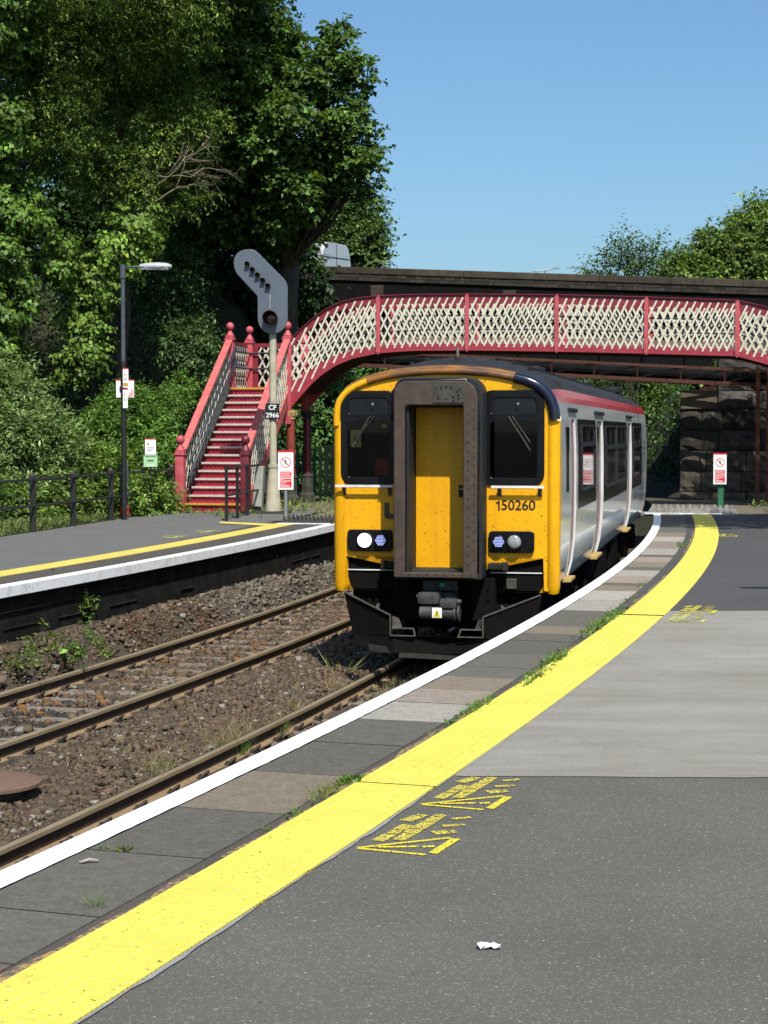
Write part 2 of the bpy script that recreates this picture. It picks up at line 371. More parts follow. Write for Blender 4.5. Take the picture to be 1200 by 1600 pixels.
M['dusty'] = paint('dusty black steel', (.03,.027,.023), (.014,.012,.011), 6, .85, spec=.15)
M['coupler'] = paint('grey coupler casting', (.075,.075,.073), (.032,.032,.031), 9, .65, .3)
M['trim'] = paint('black window rubber', (.005,.0055,.007), (.009,.009,.011), 9, .2, spec=.25)
M['glass'] = glassmat('cab glass', (.72,.75,.74)); M['sideglass'] = glassmat('saloon glass', (.12,.13,.13))
M['cabin'] = paint('dark cab interior', (.018,.018,.018), (.03,.03,.028), 3, .8)
M['steel_white'] = paint('white handrail', (.72,.72,.70), None, 8, .4)
M['wheel'] = paint('wheel steel', (.10,.08,.065), (.05,.042,.035), 9, .6, .2)
M['headlamp'] = glow('lit headlamp', (1, 1, .97), 6.0); M['led'] = glow('led cluster', (.45, .52, 1.0), .8)
M['lens'] = paint('frosted lamp lens', (.34,.36,.38), (.22,.23,.24), 30, .12, .2, coat=.5)
M['hivis'] = paint('red seat cloth', (.40,.03,.03), None, 5, .7)
M['notice'] = paint('yellow notice', (.55,.48,.14), None, 5, .6)
M['step_wood'] = paint('yellow step board', (.50,.33,.08), (.35,.25,.12), 20, .7)
M['green_led'] = paint('green valve cap', (.03,.30,.13), None, 9, .4)
M['blind'] = paint('dark destination glass', (.008,.009,.014), (.014,.016,.02), 6, .12, spec=.25)
M['gang_side'] = paint('brown gangway edge', (.075,.05,.035), (.04,.032,.028), 8, .6)
M['hazard'] = paint('hazard yellow', (.70,.55,.03), None, 5, .5)
M['dusty_edge'] = paint('worn plough edge', (.10,.09,.075), (.05,.043,.036), 12, .7)
M['crimson2'] = paint('sunlit crimson ironwork', (.33,.04,.06), (.22,.027,.038), 6, .45, spec=.4, fine=(26, .69, (.11,.035,.025)))  # lighter copy of crimson, sunshine put into the front bottom chord's colour
M['maroon'] = paint('dark maroon red', (.16,.018,.030), (.11,.014,.022), 5, .45, spec=.5)  # darker red used on one newel and the rear columns
M['riser_back'] = paint('deep red riser', (.10,.008,.014), None, 8, .7)
M['kick'] = paint('brown kick board', (.22,.15,.125), (.15,.10,.085), 5, .8)
M['galv2'] = paint('pale grey cabinet', (.33,.33,.28), (.24,.24,.2), 5, .6)
M['spray_text'] = spray('blurred sprayed lettering', (.68,.56,.03), (.108,.101,.09), .47, .53)
M['joint'] = paint('dirt filled joint', (.055,.05,.042), (.08,.07,.055), 12, .95)
M['rust_leg'] = paint('rust red angle iron', (.20,.07,.036), (.11,.04,.024), 7, .75, spec=.15)
# ---------------------------------------------------------------- ground
def sst(a, b, x): t = np.clip((x - a) / (b - a), 0, 1); return t * t * (3 - 2 * t)
def terrain(X, Y):
    o = offs(X, Y)
    z = np.full(o.shape, -.06)
    z = np.where((o > -6.9) & (o < .35), -1.32, z)
    wall = Y < 36                                                   # beyond the left platform the soil slopes to the track
    z = np.where((o <= -6.2) & (o > -7.6) & ~wall, -.08 - .95 * sst(-7.6, -6.2, o), z)
    bank = 7.2 * sst(-11.4, -23, o) + 2.0 * sst(-20, -45, o)
    bank = np.where(o < -11.3, bank - .1, 0)
    z = np.where(o < -11.3, bank, z)
    back = sst(49, 56, Y)                                           # approach banks of the road bridge
    z = np.where(o < -9.3, np.maximum(z, -.08 + back * 6.4 * sst(-9.3, -12.5, o) * (1 - .5 * sst(64, 72, Y))), z)
    right = sst(51.5, 54, Y) * 5.2 * sst(2.2, 4.4, o) * (1 - .35 * sst(60, 70, Y))
    z = np.where(o > 1.2, np.maximum(z, -.08 + right), z)
    z = np.where((o > .35) & (o < 2.0) & (Y > 40), -.08 - 1.1 * sst(2.0, .35, o), z)
    z = z + np.where(np.abs(o + 3) > 9.5, .12 * np.sin(X * 1.7) * np.cos(Y * 1.3), 0)
    far = sst(90, 200, np.hypot(X, Y))
    return z * (1 - far) + far * -.6
def grid_mesh(name, xs, ys, zf, mat):
    X, Y = np.meshgrid(xs, ys); Z = zf(X, Y); n, m = X.shape
    v = np.stack([X, Y, Z], -1).reshape(-1, 3)
    i = np.arange(n * m).reshape(n, m); f = np.stack([i[:-1,:-1], i[:-1,1:], i[1:,1:], i[1:,:-1]], -1).reshape(-1, 4)
    return np_mesh(name, v, f, mat)
def np_mesh(name, v, f, mat, tone=None, smooth=False, parent=None):
    me = bpy.data.meshes.new(name); me.vertices.add(len(v)); me.loops.add(f.size); me.polygons.add(len(f))
    me.vertices.foreach_set('co', np.ascontiguousarray(v, dtype=np.float32).ravel())
    me.loops.foreach_set('vertex_index', np.ascontiguousarray(f, dtype=np.int32).ravel())
    k = f.shape[1]; me.polygons.foreach_set('loop_start', np.arange(len(f), dtype=np.int32) * k)
    me.polygons.foreach_set('loop_total', np.full(len(f), k, dtype=np.int32))
    if smooth: me.polygons.foreach_set('use_smooth', np.ones(len(f), dtype=bool))
    me.update(calc_edges=True)
    if tone is not None:
        A = me.color_attributes.new('tone', 'FLOAT_COLOR', 'CORNER')
        c = np.concatenate([tone, np.ones((len(tone), 1))], 1).astype(np.float32)
        A.data.foreach_set('color', np.repeat(c, k, axis=0).ravel())
    me.materials.append(mat); o = bpy.data.objects.new(name, me); col.objects.link(o)
    if parent: o.parent = parent
    return o
fx = np.concatenate([[-1500, -600, -250, -120, -70], np.arange(-46, 40.1, .8), [60, 110, 250, 600, 1500]])
fy = np.concatenate([[-1500, -400, -100, -30], np.arange(-12, 110.1, .8), [130, 180, 300, 700, 1800]])
struct(grid_mesh('ground', fx, fy, terrain, M['earth']))

# ---------------------------------------------------------------- platforms
def strip(mb, o0, o1, Y0, Y1, z0, z1=None, seg=1.0, thick=0.0, uv=True):
    """band between two offsets (numbers or functions of Y)"""
    f0 = o0 if callable(o0) else (lambda Y: o0); f1 = o1 if callable(o1) else (lambda Y: o1)
    z1 = z0 if z1 is None else z1; n = max(1, int((Y1 - Y0) / seg))
    Ys = [Y0 + (Y1 - Y0) * i / n for i in range(n + 1)]
    L = [oP(f0(Y), phi(Y)) for Y in Ys]; Rr = [oP(f1(Y), phi(Y)) for Y in Ys]
    for i in range(n):
        s0 = (phi(Ys[i])) * RAD; s1 = phi(Ys[i+1]) * RAD
        a, b, c, d = (*L[i], z0), (*Rr[i], z1), (*Rr[i+1], z1), (*L[i+1], z0)
        mb.quad(a, b, c, d, [(f0(Ys[i]), s0), (f1(Ys[i]), s0), (f1(Ys[i+1]), s1), (f0(Ys[i+1]), s1)])
        if thick:
            mb.quad((*L[i], z0 - thick), a, d, (*L[i+1], z0 - thick))
            mb.quad(b, (*Rr[i], z1 - thick), (*Rr[i+1], z1 - thick), c)
    return mb
def field(name, o0, o1, Y0, Y1, z, mat, wob=0.0, sd=1):
    """platform surface whose ends run across at constant Y with a slightly ragged edge"""
    rr = np.random.default_rng(sd); nx, ny = 46, max(2, int((Y1 - Y0) / .8)); mb = MB(); P = []
    e0 = np.cumsum(rr.normal(0, wob, nx + 1)); e1 = np.cumsum(rr.normal(0, wob, nx + 1))
    for j in range(ny + 1):
        for i in range(nx + 1):
            o = o0 + (o1 - o0) * (i / nx) ** 1.5; Y = Y0 + (Y1 - Y0) * j / ny
            if wob: Y += (e0[i] if j == 0 else 0) + (e1[i] if j == ny else 0)
            x, y = oY(o, Y); P.append((x, y, z))
    fs = [(j*(nx+1)+i, j*(nx+1)+i+1, (j+1)*(nx+1)+i+1, (j+1)*(nx+1)+i) for j in range(ny) for i in range(nx)]
    mb.add(P, fs); return struct(mb.build(name, mat))
YE = 39.3                                        # end of the near platform
field('platform_surface', 1.215, 22, -6, 9.56, 0, M['asphalt'])
field('platform_surface', 1.215, 22, 9.5, 18.35, .004, M['worn'], .009, 3)
field('platform_surface', 1.215, 22, 18.28, YE, .008, M['fresh'], .006, 5)
field('platform_surface', .72, 1.215, -6, 18.1, 0, M['earthy'])
field('platform_surface', .66, 1.215, 18.1, YE, .004, M['fresh'])
mb = MB(); strip(mb, 0, lambda Y: .150 + .0015*sin(Y*5.1) + .0015*sin(Y*23.7) + .0012*sin(Y*51) + .001*sin(Y*77), -6, YE, .010, seg=.07); strip(mb, 0, 0, -6, YE, .010, -.085, seg=.6)
struct(mb.build('edge_line', M['white_line']))
mb = MB(); strip(mb, .10, .10, -6, YE, -.08, -1.3); strip(mb, 0.0, .1, -6, YE, -.085)
struct(mb.build('platform_wall', M['black_wall']))
# coping slabs by tone; the dark ones at the far end are painted tree shade
SL = {'d': (.112,.105,.088), 'b': (.20,.165,.125), 'l': (.33,.31,.275), 'p': (.26,.215,.18), 'g': (.12,.114,.104), 'r': (.13,.10,.085)}
cuts = [(1620,'r'),(1487,'d'),(1417,'d'),(1330,'d'),(1263,'b'),(1206,'d'),(1160,'d'),(1124,'l'),(1097,'p'),(1077,'b'),(1057,'d'),(1042,'d'),(1021,'d'),(1001,'d'),(990,'b'),(978,'d'),(966,'d'),
        (954,'l'),(938,'l'),(923,'b'),(915,'d'),(911,'p'),(900,'l'),(891,'d'),(886,'b'),(878,'p'),(870,'d'),(867,'l'),(857,'p'),(846,'l'),(839,'b'),(832,'g'),(825,'d'),(820,'g'),(815,'d'),(810,'d'),(804.5,None)]
mb = MB(); strip(mb, .15, .74, -6, YE, -.004); gap = mb.build('slab_joints', M['joint']); struct(gap)
mb = MB()
for (y0, t), (y1, _) in zip(cuts[:-1], cuts[1:]):
    Y0 = EYE * FOC / (y0 - HOR) * 1.0; Y1 = min(EYE * FOC / (y1 - HOR), YE)
    c = SL[t]; k = random.uniform(.9, 1.1); mb.col = tuple(q * k for q in c)
    strip(mb, .153, .715 if Y0 < 18 else .66, Y0 + .004, Y1 - .004, .003 + random.uniform(0, .002), thick=.007)
Yc = EYE * FOC / (1620 - HOR)
for k in range(9):
    mb.col = SL[random.choice('dddrb')]; strip(mb, .153, .715, Yc - (k + 1) * 1.0 + .004, Yc - k * 1.0 - .004, .004, thick=.007)
struct(mb.build('coping_slabs', M['slab']))
mb = MB(); strip(mb, .80, 1.222, -6, 9.545, .012, seg=.5, thick=.012); strip(mb, .797, 1.226, 9.562, 18.0, .012, seg=.5, thick=.012); strip(mb, .812, 1.232, 18.06, YE, .014, seg=.5, thick=.01)
struct(mb.build('tactile_paving', M['tactile']))
mb = MB(); rr = np.random.default_rng(11); wob = {}
def edge_w(Y, k=0):
    return 1.222 + .013 + .008 * sin(Y * 3.1) + .005 * sin(Y * 11.7 + 1) + .004 * sin(Y * 23)
strip(mb, 1.2225, edge_w, -3, 24, .006, seg=.12); struct(mb.build('sealant_line', M['sealant']))
mb = MB()
for (Ya, Yb, wd) in ((4.4, 7.6, .05), (7.9, 9.0, .03), (9.3, 12.3, .055), (12.6, 15.5, .035), (18.2, 23, .03), (27, 33, .05)):
    strip(mb, lambda Y, q=wd: .796 - q * (.55 + .45 * sin(Y * 7.3) * sin(Y * 3.1 + 1)), .799, Ya, Yb, .0095, seg=.1)
struct(mb.build('grit_line', M['spill']))
# platform across the tracks
fo = lambda b: (lambda Y: b + .0328 * (Y - 26))
FE = 35.0
field('platform_surface', -11.15, -7.5, 8, 41.3, .0, M['asph_far'])
mb = MB(); strip(mb, -7.62, fo(-6.56), 8, FE, .004); struct(mb.build('platform_surface', M['earthy']))
mb = MB(); strip(mb, fo(-6.565), fo(-6.38), 8, FE, .012, .008, seg=.9); strip(mb, fo(-6.38), fo(-6.375), 8, FE, .008, -.115, seg=.9)
strip(mb, fo(-6.375), fo(-6.5), 8, FE, -.115)
struct(mb.build('edge_line', M['white_old']))
mb = MB(); strip(mb, fo(-6.47), fo(-6.45), 8, FE + .2, -.1, -1.3)
for k in range(26):                                                 # a few proud ledges in the masonry
    Y = random.uniform(12, FE - 1.6); z = random.choice((-.30, -.5, -.68)); L = random.uniform(.5, 1.4)
    strip(mb, fo(-6.46), fo(-6.455 + random.uniform(.008, .02)), Y, Y + L, z, z - .012)
struct(mb.build('platform_wall', M['black_wall']))
mb = MB()
fyr = lambda Y: -7.58 + .03 * (Y - 26)
strip(mb, fyr, lambda Y: fyr(Y) + .42, 8, 34.6, .012, seg=.6, thick=.008)
struct(mb.build('tactile_paving', M['tactile_far']))
mb = MB(); q = [atz(341, 818.5), atz(425, 823), atz(443, 820.3), atz(345, 816)]
mb.quad(*[(p.x, p.y, .014) for p in q], [(0, 0), (2, 0), (2, .4), (0, .4)]); struct(mb.build('tactile_paving', M['tactile_far']))
mb = MB()
strip(mb, lambda Y: -10.9, lambda Y: -6.95 + .0328 * (Y - 26), 35.3, 50, -.035); struct(mb.build('dirt_path', M['grit']))
mb = MB(); strip(mb, -12.6, -11.0, 8, 41, -.15, .012); struct(mb.build('verge', M['verge']))
mb = MB(); q = [(-4.7, 40.2), (-2.95, 39.9), (-2.9, 40.9), (-4.6, 41.2)]
mb.quad(*[(x, y, .007) for x, y in q]); struct(mb.build('stair_footing', M['grit']))
mb = MB(); strip(mb, .1, 12, YE - .02, 50, -.03, -.03); struct(mb.build('dirt_path', M['grit']))

# ---------------------------------------------------------------- railway
def bedz(o):
    return np.interp(o, [-6.7, -6.35, -6.05, -5.86, -5.55, -5.3, -4.55, -4.3, -4.0, -3.6, -3.2, -2.75, -2.45, -2.1, -1.6, 0],
                        [-.66, -.68, -.86, -1.09, -1.13, -1.135, -1.135, -1.13, -1.10, -1.04, -1.035, -1.07, -1.125, -1.13, -1.14, -1.15])
no, na = 62, 520
oo = np.linspace(-6.75, .1, no); aa = np.linspace(phi(2), phi(80), na)
O, A = np.meshgrid(oo, aa); Z = bedz(O) + rng.normal(0, .012, O.shape) + .02 * np.sin(A * RAD * 2.1 + O * 3)
V = np.stack([CX + (RAD + O) * np.cos(A), CY + (RAD + O) * np.sin(A), Z], -1).reshape(-1, 3)
ii = np.arange(no * na).reshape(na, no); Fq = np.stack([ii[:-1,:-1], ii[:-1,1:], ii[1:,1:], ii[1:,:-1]], -1).reshape(-1, 4)
struct(np_mesh('track_bed', V, Fq, M['ballast_bed']))
def far_shift(Y): return .017 * (Y - 22)
def scatter_stones():
    parts = []
    for Y0, Y1, den, sz in ((8.5, 15, 820, .0245), (15, 22, 640, .026), (22, 29, 420, .030), (29, 40, 190, .038)):
        n = int((Y1 - Y0) * 5.0 * den); Y = rng.uniform(Y0, Y1, n); o = rng.uniform(-6.42, -1.5, n)
        a = np.arcsin((Y - CY) / RAD); fr = far_shift(Y)
        keep = np.ones(n, bool)
        for rc in (-5.655, -4.145): keep &= (np.abs(o - rc - fr) > .10) & ((np.abs(o - rc - fr) > .25) | (rng.random(n) < .22))
        keep &= (np.abs(o + 2.305) > .10) & ((np.abs(o + 2.305) > .24) | (rng.random(n) < .3))
        mid = ((o - fr > -6.2) & (o - fr < -3.62)) | (o > -3.1)     # over the sleepers fewer stones
        ph = ((a * RAD) / .65) % 1.0
        keep &= ~(mid & (ph < .36) & (rng.random(n) < .72) & (np.abs(o + 3.2) > .6))
        o = o[keep]; a = a[keep]; Y = Y[keep]; fr = fr[keep]; n = len(o)
        s = sz * np.exp(rng.normal(0, .32, n))
        c = np.stack([CX + (RAD + o) * np.cos(a), CY + (RAD + o) * np.sin(a), bedz(o) + s * rng.uniform(.05, .75, n)], -1)
        base = np.array([(-1,-1,-1),(1,-1,-1),(1,1,-1),(-1,1,-1),(-1,-1,1),(1,-1,1),(1,1,1),(-1,1,1)], float) * .62
        v = base[None] * (1 + rng.uniform(-.5, .5, (n, 8, 3))) * np.stack([s * rng.uniform(.8, 1.5, n), s * rng.uniform(.7, 1.1, n), s * rng.uniform(.5, .95, n)], -1)[:, None]
        e = rng.uniform(0, 2 * pi, n); t = rng.normal(0, .5, n)
        ce, se, ct, st = np.cos(e), np.sin(e), np.cos(t), np.sin(t)
        y2 = v[..., 1] * ct[:, None] - v[..., 2] * st[:, None]; z2 = v[..., 1] * st[:, None] + v[..., 2] * ct[:, None]
        x3 = v[..., 0] * ce[:, None] - y2 * se[:, None]; y3 = v[..., 0] * se[:, None] + y2 * ce[:, None]
        v = np.stack([x3, y3, z2], -1) + c[:, None]
        tone = np.array([.105, .075, .050]) * np.exp(rng.normal(0, .22, (n, 1))) * (1 + rng.normal(0, .035, (n, 3)))
        pale = rng.random(n) < .05; tone[pale] = np.array([.24, .22, .19]) * rng.uniform(.7, 1.2, (pale.sum(), 1))
        grey = (o - fr < -5.8) & (Y > 25.5) & (rng.random(n) < .9); tone[grey] = np.array([.155, .132, .108]) * rng.uniform(.6, 1.25, (grey.sum(), 1))
        coal = (o - fr > -5.3) & (o - fr < -4.5) & (Y < 18.3 + rng.normal(0, .4, n)) & (rng.random(n) < .65); tone[coal] = np.array([.035, .033, .034])
        rust = (o - fr > -5.5) & (o - fr < -4.3) & (rng.random(n) < .10); tone[rust] = np.array([.20, .10, .035]) * rng.uniform(.7, 1.1, (rust.sum(), 1))
        parts.append((v, tone))
    v = np.concatenate([p[0] for p in parts]); t = np.concatenate([p[1] for p in parts]); n = len(v)
    fb = np.array([(0,3,2,1),(4,5,6,7),(0,1,5,4),(1,2,6,5),(2,3,7,6),(3,0,4,7)])
    f = (fb[None] + (np.arange(n) * 8)[:, None, None]).reshape(-1, 4)
    return np_mesh('ballast_stones', v.reshape(-1, 3), f, M['stones'], np.repeat(np.clip(t, .01, .5), 6, axis=0))
stuff(scatter_stones())
# rails: bull of steel on a curve
PROF = [(-.036,-.004),(-.012,0),(.030,0),(.036,-.006),(.036,-.036),(.012,-.048),(.010,-.128),(.020,-.138),(.070,-.147),(.070,-.159),(-.070,-.159),(-.070,-.147),(-.020,-.138),(-.010,-.128),(-.012,-.048),(-.036,-.036)]
def rail(o0, shift, label, Y0, Y1, pol):
    mb = MB(); n = int((Y1 - Y0) / .7); k = len(PROF); vs = []
    for i in range(n + 1):
        Y = Y0 + (Y1 - Y0) * i / n; a = phi(Y)
        for px, pz in PROF: vs.append((*oP(o0 + shift(Y) + px, a), -.95 + pz))
    fs = []; ms = []
    for i in range(n):
        for q in range(k):
            mb.cur = 2 if (q == 0 and pol) else (1 if q in (0, 1, 2, 3) else 3 if q in (6, 7, 8, 9, 11, 12) else 0)
            b = i * k; q2 = (q + 1) % k
            mb.add([vs[b+q], vs[b+q2], vs[b+k+q2], vs[b+k+q]], [(0, 1, 2, 3)])
    return tag(mb.build('running_rail', [M['rail_side'], M['rail_top'], M['polish'], M['rail_foot']]), label, 'rail', 'rails of the two tracks')
M['polish'] = paint('polished rail band', (.10,.105,.11), (.06,.06,.065), 8, .25, .8)
zero = lambda Y: 0.0
rail(-2.305, zero, 'long rusty rail nearest the white platform edge in the foreground', 3, 76, True)
rail(-.80, zero, 'rail right under the near platform edge beneath the train', 3, 76, False)
rail(-4.145, far_shift, 'middle rail in view, with a row of spring clips on its foot', 3, 76, False)
rail(-5.655, far_shift, 'rail closest to the weedy wall of the platform opposite', 3, 76, False)
def clip_mesh():
    mb = MB(); pts = []
    for k in range(9):
        a = pi * k / 8; pts.append((.075 + .06 * sin(a), -.06 + .12 * k / 8, .012 + .06 * sin(a) ** 1.0))
    mb.tube([(.055, -.06, .02)] + pts + [(.055, .055, .02), (.06, -.01, .03)], .0135, 6)
    mb.box((.085, 0, .008), (.075, .11, .02)); return mb
def make_sleeper(label, group):
    mb = MB(); mb.box((0, 0, -.1), (2.5, .26, .2), None, .02)
    mb.box((-.755, 0, .004), (.19, .17, .012)); mb.box((.755, 0, .004), (.19, .17, .012))
    o = tag(mb.build('railway_sleeper', M['concrete']), label, 'sleeper', group)
    me = None
    for x0, sg in ((-.755, 1), (-.755, -1), (.755, 1), (.755, -1)):
        if me is None: c = clip_mesh().build('rail_clip', M['clip'], o); me = c.data
        else: c = bpy.data.objects.new('rail_clip', me); col.objects.link(c); c.parent = o
        c.location = (x0, 0, .0); c.rotation_euler = (0, 0, 0 if sg > 0 else pi)
    return o
def lay(first, o0, shift, Y0, Y1):
    a0, a1 = phi(Y0), phi(Y1); n = int((a1 - a0) * RAD / .65)
    for k in range(n):
        a = math.floor(a0 * RAD / .65) * .65 / RAD + (k + .18) * .65 / RAD; Y = CY + RAD * sin(a)
        o = first if k == 0 else dup(first)
        x, y = oP(o0 + shift(Y), a); o.location = (x, y, -1.110); o.rotation_euler = (0, 0, a + random.gauss(0, .004))
lay(make_sleeper('concrete sleeper half buried in brown ballast under the track by the opposite platform', 'sleepers of the track by the opposite platform'), -4.90, far_shift, 13, 37)
lay(make_sleeper('concrete sleeper under the near track, mostly hidden below the white platform edge', 'sleepers of the near track'), -1.5525, zero, 8, 21)
# catch pit with a round lid between the tracks
t = thing('catch_pit', 'round rusty chequered lid on a drain pit between the tracks', 'drain cover', (-3.13, 13.95, 0))
mb = MB(); mb.lathe((0, 0, -.935), [(.41, 0), (.44, .006), (.44, .03), (.42, .036), (.05, .042), (.0, .042)], 40); mb.build('lid', M['lid'], t, True, ang=30)
mb = MB(); mb.lathe((-.02, .03, -1.2), [(.34, 0), (.34, .15), (.32, .152), (.32, .262)], 28); mb.build('chamber_ring', M['concrete'], t)
# ---------------------------------------------------------------- the train
TH = R(11.3)
TR = thing('passenger_train', 'yellow fronted diesel train with grey sides standing at the platform', 'train', (.715, 20.75, -.95), -TH)
HALF = [(1.19,.93),(1.23,.985),(1.275,1.15),(1.31,1.45),(1.322,1.8),(1.322,2.2),(1.318,2.6),(1.303,2.93),(1.28,3.13),(1.255,3.20),(1.20,3.29),(1.10,3.385),(.93,3.48),(.70,3.57),(.42,3.64),(.15,3.675),(0,3.68)]
def section(y, inset, topz):
    """right half then left half, bottom right over the roof to bottom left"""
    out = []
    for x, z in HALF:
        if z > 3.13: z = 3.13 + (z - 3.13) * (topz - 3.13) / .55
        x2 = max(x - inset, 0) if z < 3.2 else x * (1 - inset / 1.32)
        out.append((x2, y, z - (inset * .6 if z > 3.0 else 0)))
    return out + [(-x, y, z) for x, y, z in out[-2::-1]]
DOORS = [(1.42, 2.02), (5.34, 6.52), (12.38, 13.54)]
ys = [(0, .10, 3.52), (.03, .045, 3.53), (.10, 0, 3.55), (.17, 0, 3.57), (.45, 0, 3.63), (.9, 0, 3.67), (1.42, 0, 3.70), (2.02, 0, 3.71), (3.6, 0, 3.71), (5.34, 0, 3.71), (6.52, 0, 3.71), (9.4, 0, 3.71), (12.38, 0, 3.71), (13.54, 0, 3.71), (16.5, 0, 3.71), (18.9, 0, 3.69), (19.05, .05, 3.66)]
secs = [section(*q) for q in ys]; K = len(secs[0]); mb = MB(); nh = len(HALF)
def zone(i, q):
    z = max(secs[6][q][2], secs[6][(q + 1) % K][2]) if q < K - 1 else 0
    y = ys[i][0]
    if z > 3.31: return 2
    if y < .165: return 0 if z <= 3.14 else 3
    if z > 3.14: return 3
    return 1
for i in range(len(secs) - 1):
    isdoor = any(abs(ys[i][0] - d[0]) < 1e-6 for d in DOORS)
    for q in range(K - 1):
        lowz = min(secs[6][q][2], secs[6][q+1][2]); hiz = max(secs[6][q][2], secs[6][q+1][2])
        if isdoor and hiz < 2.95: continue
        mb.cur = zone(i, q)
        a, b, c, d = secs[i][q], secs[i][q+1], secs[i+1][q+1], secs[i+1][q]
        mb.add([a, d, c, b], [(0, 1, 2, 3)])
mb.cur = 4; mb.add(secs[-1], [tuple(range(K))]); mb.add([secs[0][0], secs[0][-1], secs[-1][-1], secs[-1][0]], [(0, 1, 2, 3)])
body = mb.build('body', [M['yellow'], M['grey'], M['roof'], M['train_red'], M['under']], TR, True, ang=28)
prof = [(x, z) for x, z in HALF if z < 2.95]
for side in (1, -1):
    for (y0, y1) in DOORS:
        dep = .020 if y1 - y0 < .8 else .036
        mb = MB()
        for (x, z), (x2, z2) in zip(prof[:-1], prof[1:]):          # the leaf, set back, follows the body side
            mb.add([(side*(x-dep), y0, z), (side*(x-dep), y1, z), (side*(x2-dep), y1, z2), (side*(x2-dep), y0, z2)], [(0,1,2,3) if side > 0 else (3,2,1,0)])
        dr = mb.build('door', M['door_red'], TR, True)
        for y in (y0, y1):
            mb = MB(); g = .012 if y == y1 else -.012
            for (x, z), (x2, z2) in zip(prof[:-1], prof[1:]):
                mb.add([(side*(x-dep-.01), y, z), (side*(x+.005), y, z), (side*(x2+.005), y, z2), (side*(x2-dep-.01), y, z2)], [(0,1,2,3)])
                mb.add([(side*(x+.005), y, z), (side*(x+.005), y+g, z), (side*(x2+.005), y+g, z2), (side*(x2+.005), y, z2)], [(0,1,2,3)])
            mb.build('door_pillar', M['door_white'], TR)
        if y1 - y0 > .8:
            mb = MB(); mb.box((side*(1.318-dep), (y0+y1)/2 - .28, 2.35), (.012, .42, 1.0), None, .004); mb.box((side*(1.318-dep), (y0+y1)/2 + .28, 2.35), (.012, .42, 1.0), None, .004)
            mb.build('pane', M['trim'], dr)
        mb = MB(); mb.box((side*1.30, (y0+y1)/2, 3.045), (.05, (y1-y0) + .45, .055), None, .02); mb.build('rain_gutter', M['gang'], TR)
        mb = MB(); mb.box((side*1.235, (y0+y1)/2, .955), (.17, max(.6, (y1-y0)*.9), .04), None, .006)
        mb.build('footstep', M['step_wood'], TR)
# saloon windows: a dark band with framed panes and opening top lights
def sidex(z): return float(np.interp(z, [q[1] for q in HALF[:9]], [q[0] for q in HALF[:9]]))
def window_band(y0, y1, z0, z1, side, panes):
    mb = MB(); zz = np.linspace(z0, z1, 6)
    for a, b in zip(zz[:-1], zz[1:]):
        q = [(side*(sidex(a)+.004), y0, a), (side*(sidex(a)+.004), y1, a), (side*(sidex(b)+.004), y1, b), (side*(sidex(b)+.004), y0, b)]
        mb.add(q, [(0,1,2,3) if side > 0 else (3,2,1,0)])
    band = mb.build('window_band', M['trim'], TR, True)
    for (p0, p1) in panes:
        mb = MB(); za, zb, zc = z0 + .22, z0 + .80, z1 - .08
        for (a, b) in ((za, zb), (zb + .03, zc)):
            for (ya, yb) in (((p0, p1),) if a == za else ((p0, (p0+p1)/2), ((p0+p1)/2, p1))):
                for s0, s1 in (((ya, a), (yb, a)), ((yb, a), (yb, b)), ((yb, b), (ya, b)), ((ya, b), (ya, a))):
                    mb.bar((side*(sidex(s0[1])+.010), *s0), (side*(sidex(s1[1])+.010), *s1), .035, .03)
        fr = mb.build('window_frame', M['gang'], TR)
        mb = MB()
        for (a, b) in ((za, zb), (zb + .03, zc)):
            mb.add([(side*(sidex(a)+.007), p0, a), (side*(sidex(a)+.007), p1, a), (side*(sidex(b)+.007), p1, b), (side*(sidex(b)+.007), p0, b)], [(0,1,2,3) if side > 0 else (3,2,1,0)])
        mb.build('pane', M['sidepane'], fr)
sp = N('dark saloon glazing'); M['sidepane'] = sp.fin((.012,.012,.012), .03, 0, .6, .5)
for side in (1, -1):
    window_band(2.35, 5.22, 1.80, 2.94, side, [(2.75, 4.95)])
    window_band(6.62, 12.2, 1.72, 2.94, side, [(6.95, 9.2), (9.4, 11.9)])
    window_band(13.7, 17.0, 1.69, 2.94, side, [(14.0, 16.6)])
    mb = MB(); mb.box((side*1.318, .93, 2.45), (.02, .30, .78), None, .008); mb.build('cab_window', M['trim'], TR)
    mb = MB()
    for z in (2.2, 2.3, 2.42, 2.54): mb.box((side*1.325, 17.9, z), (.012, .16, .06))
    mb.build('vent_slots', M['trim'], TR)
mb = MB(); mb.box((1.30, .085, 2.82), (.05, .012, .27)); mb.cur = 1; mb.box((1.30, .078, 2.76), (.045, .006, .09)); mb.box((1.30, .078, 2.88), (.045, .006, .06))
mb.build('warning_label', [M['white_sign'], M['amber']], TR)
# cab front: yellow plate with two windscreen openings and the gangway doorway
def mirror(p): return [(-x, z) for x, z in p[::-1]]
arc_top = [(1.225, 3.02), (1.205, 3.16), (1.10, 3.29), (.86, 3.39), (.5, 3.46), (.2, 3.485)]
LWN = rrect(-1.215, 2.185, -.595, 3.235, (.12, .10, .10, .16)); RWN = rrect(.455, 2.185, 1.125, 3.235, (.10, .12, .16, .10))
LWN = [(x + .0, z) for x, z in LWN]
outer = [(1.225, .985), (1.19, .95), (1.15, .96), (1.14, 1.33), (-1.18, 1.33), (-1.19, .96), (-1.23, .95), (-1.262, .985)] + [(-1.262, 3.0)] + [(-x - .03, z) for x, z in arc_top[1:]][0:0] + mirror(arc_top)[::-1][::-1][0:0]
left_arc = [(-1.245, 3.14), (-1.14, 3.28), (-.9, 3.385), (-.53, 3.46), (-.2, 3.485)]
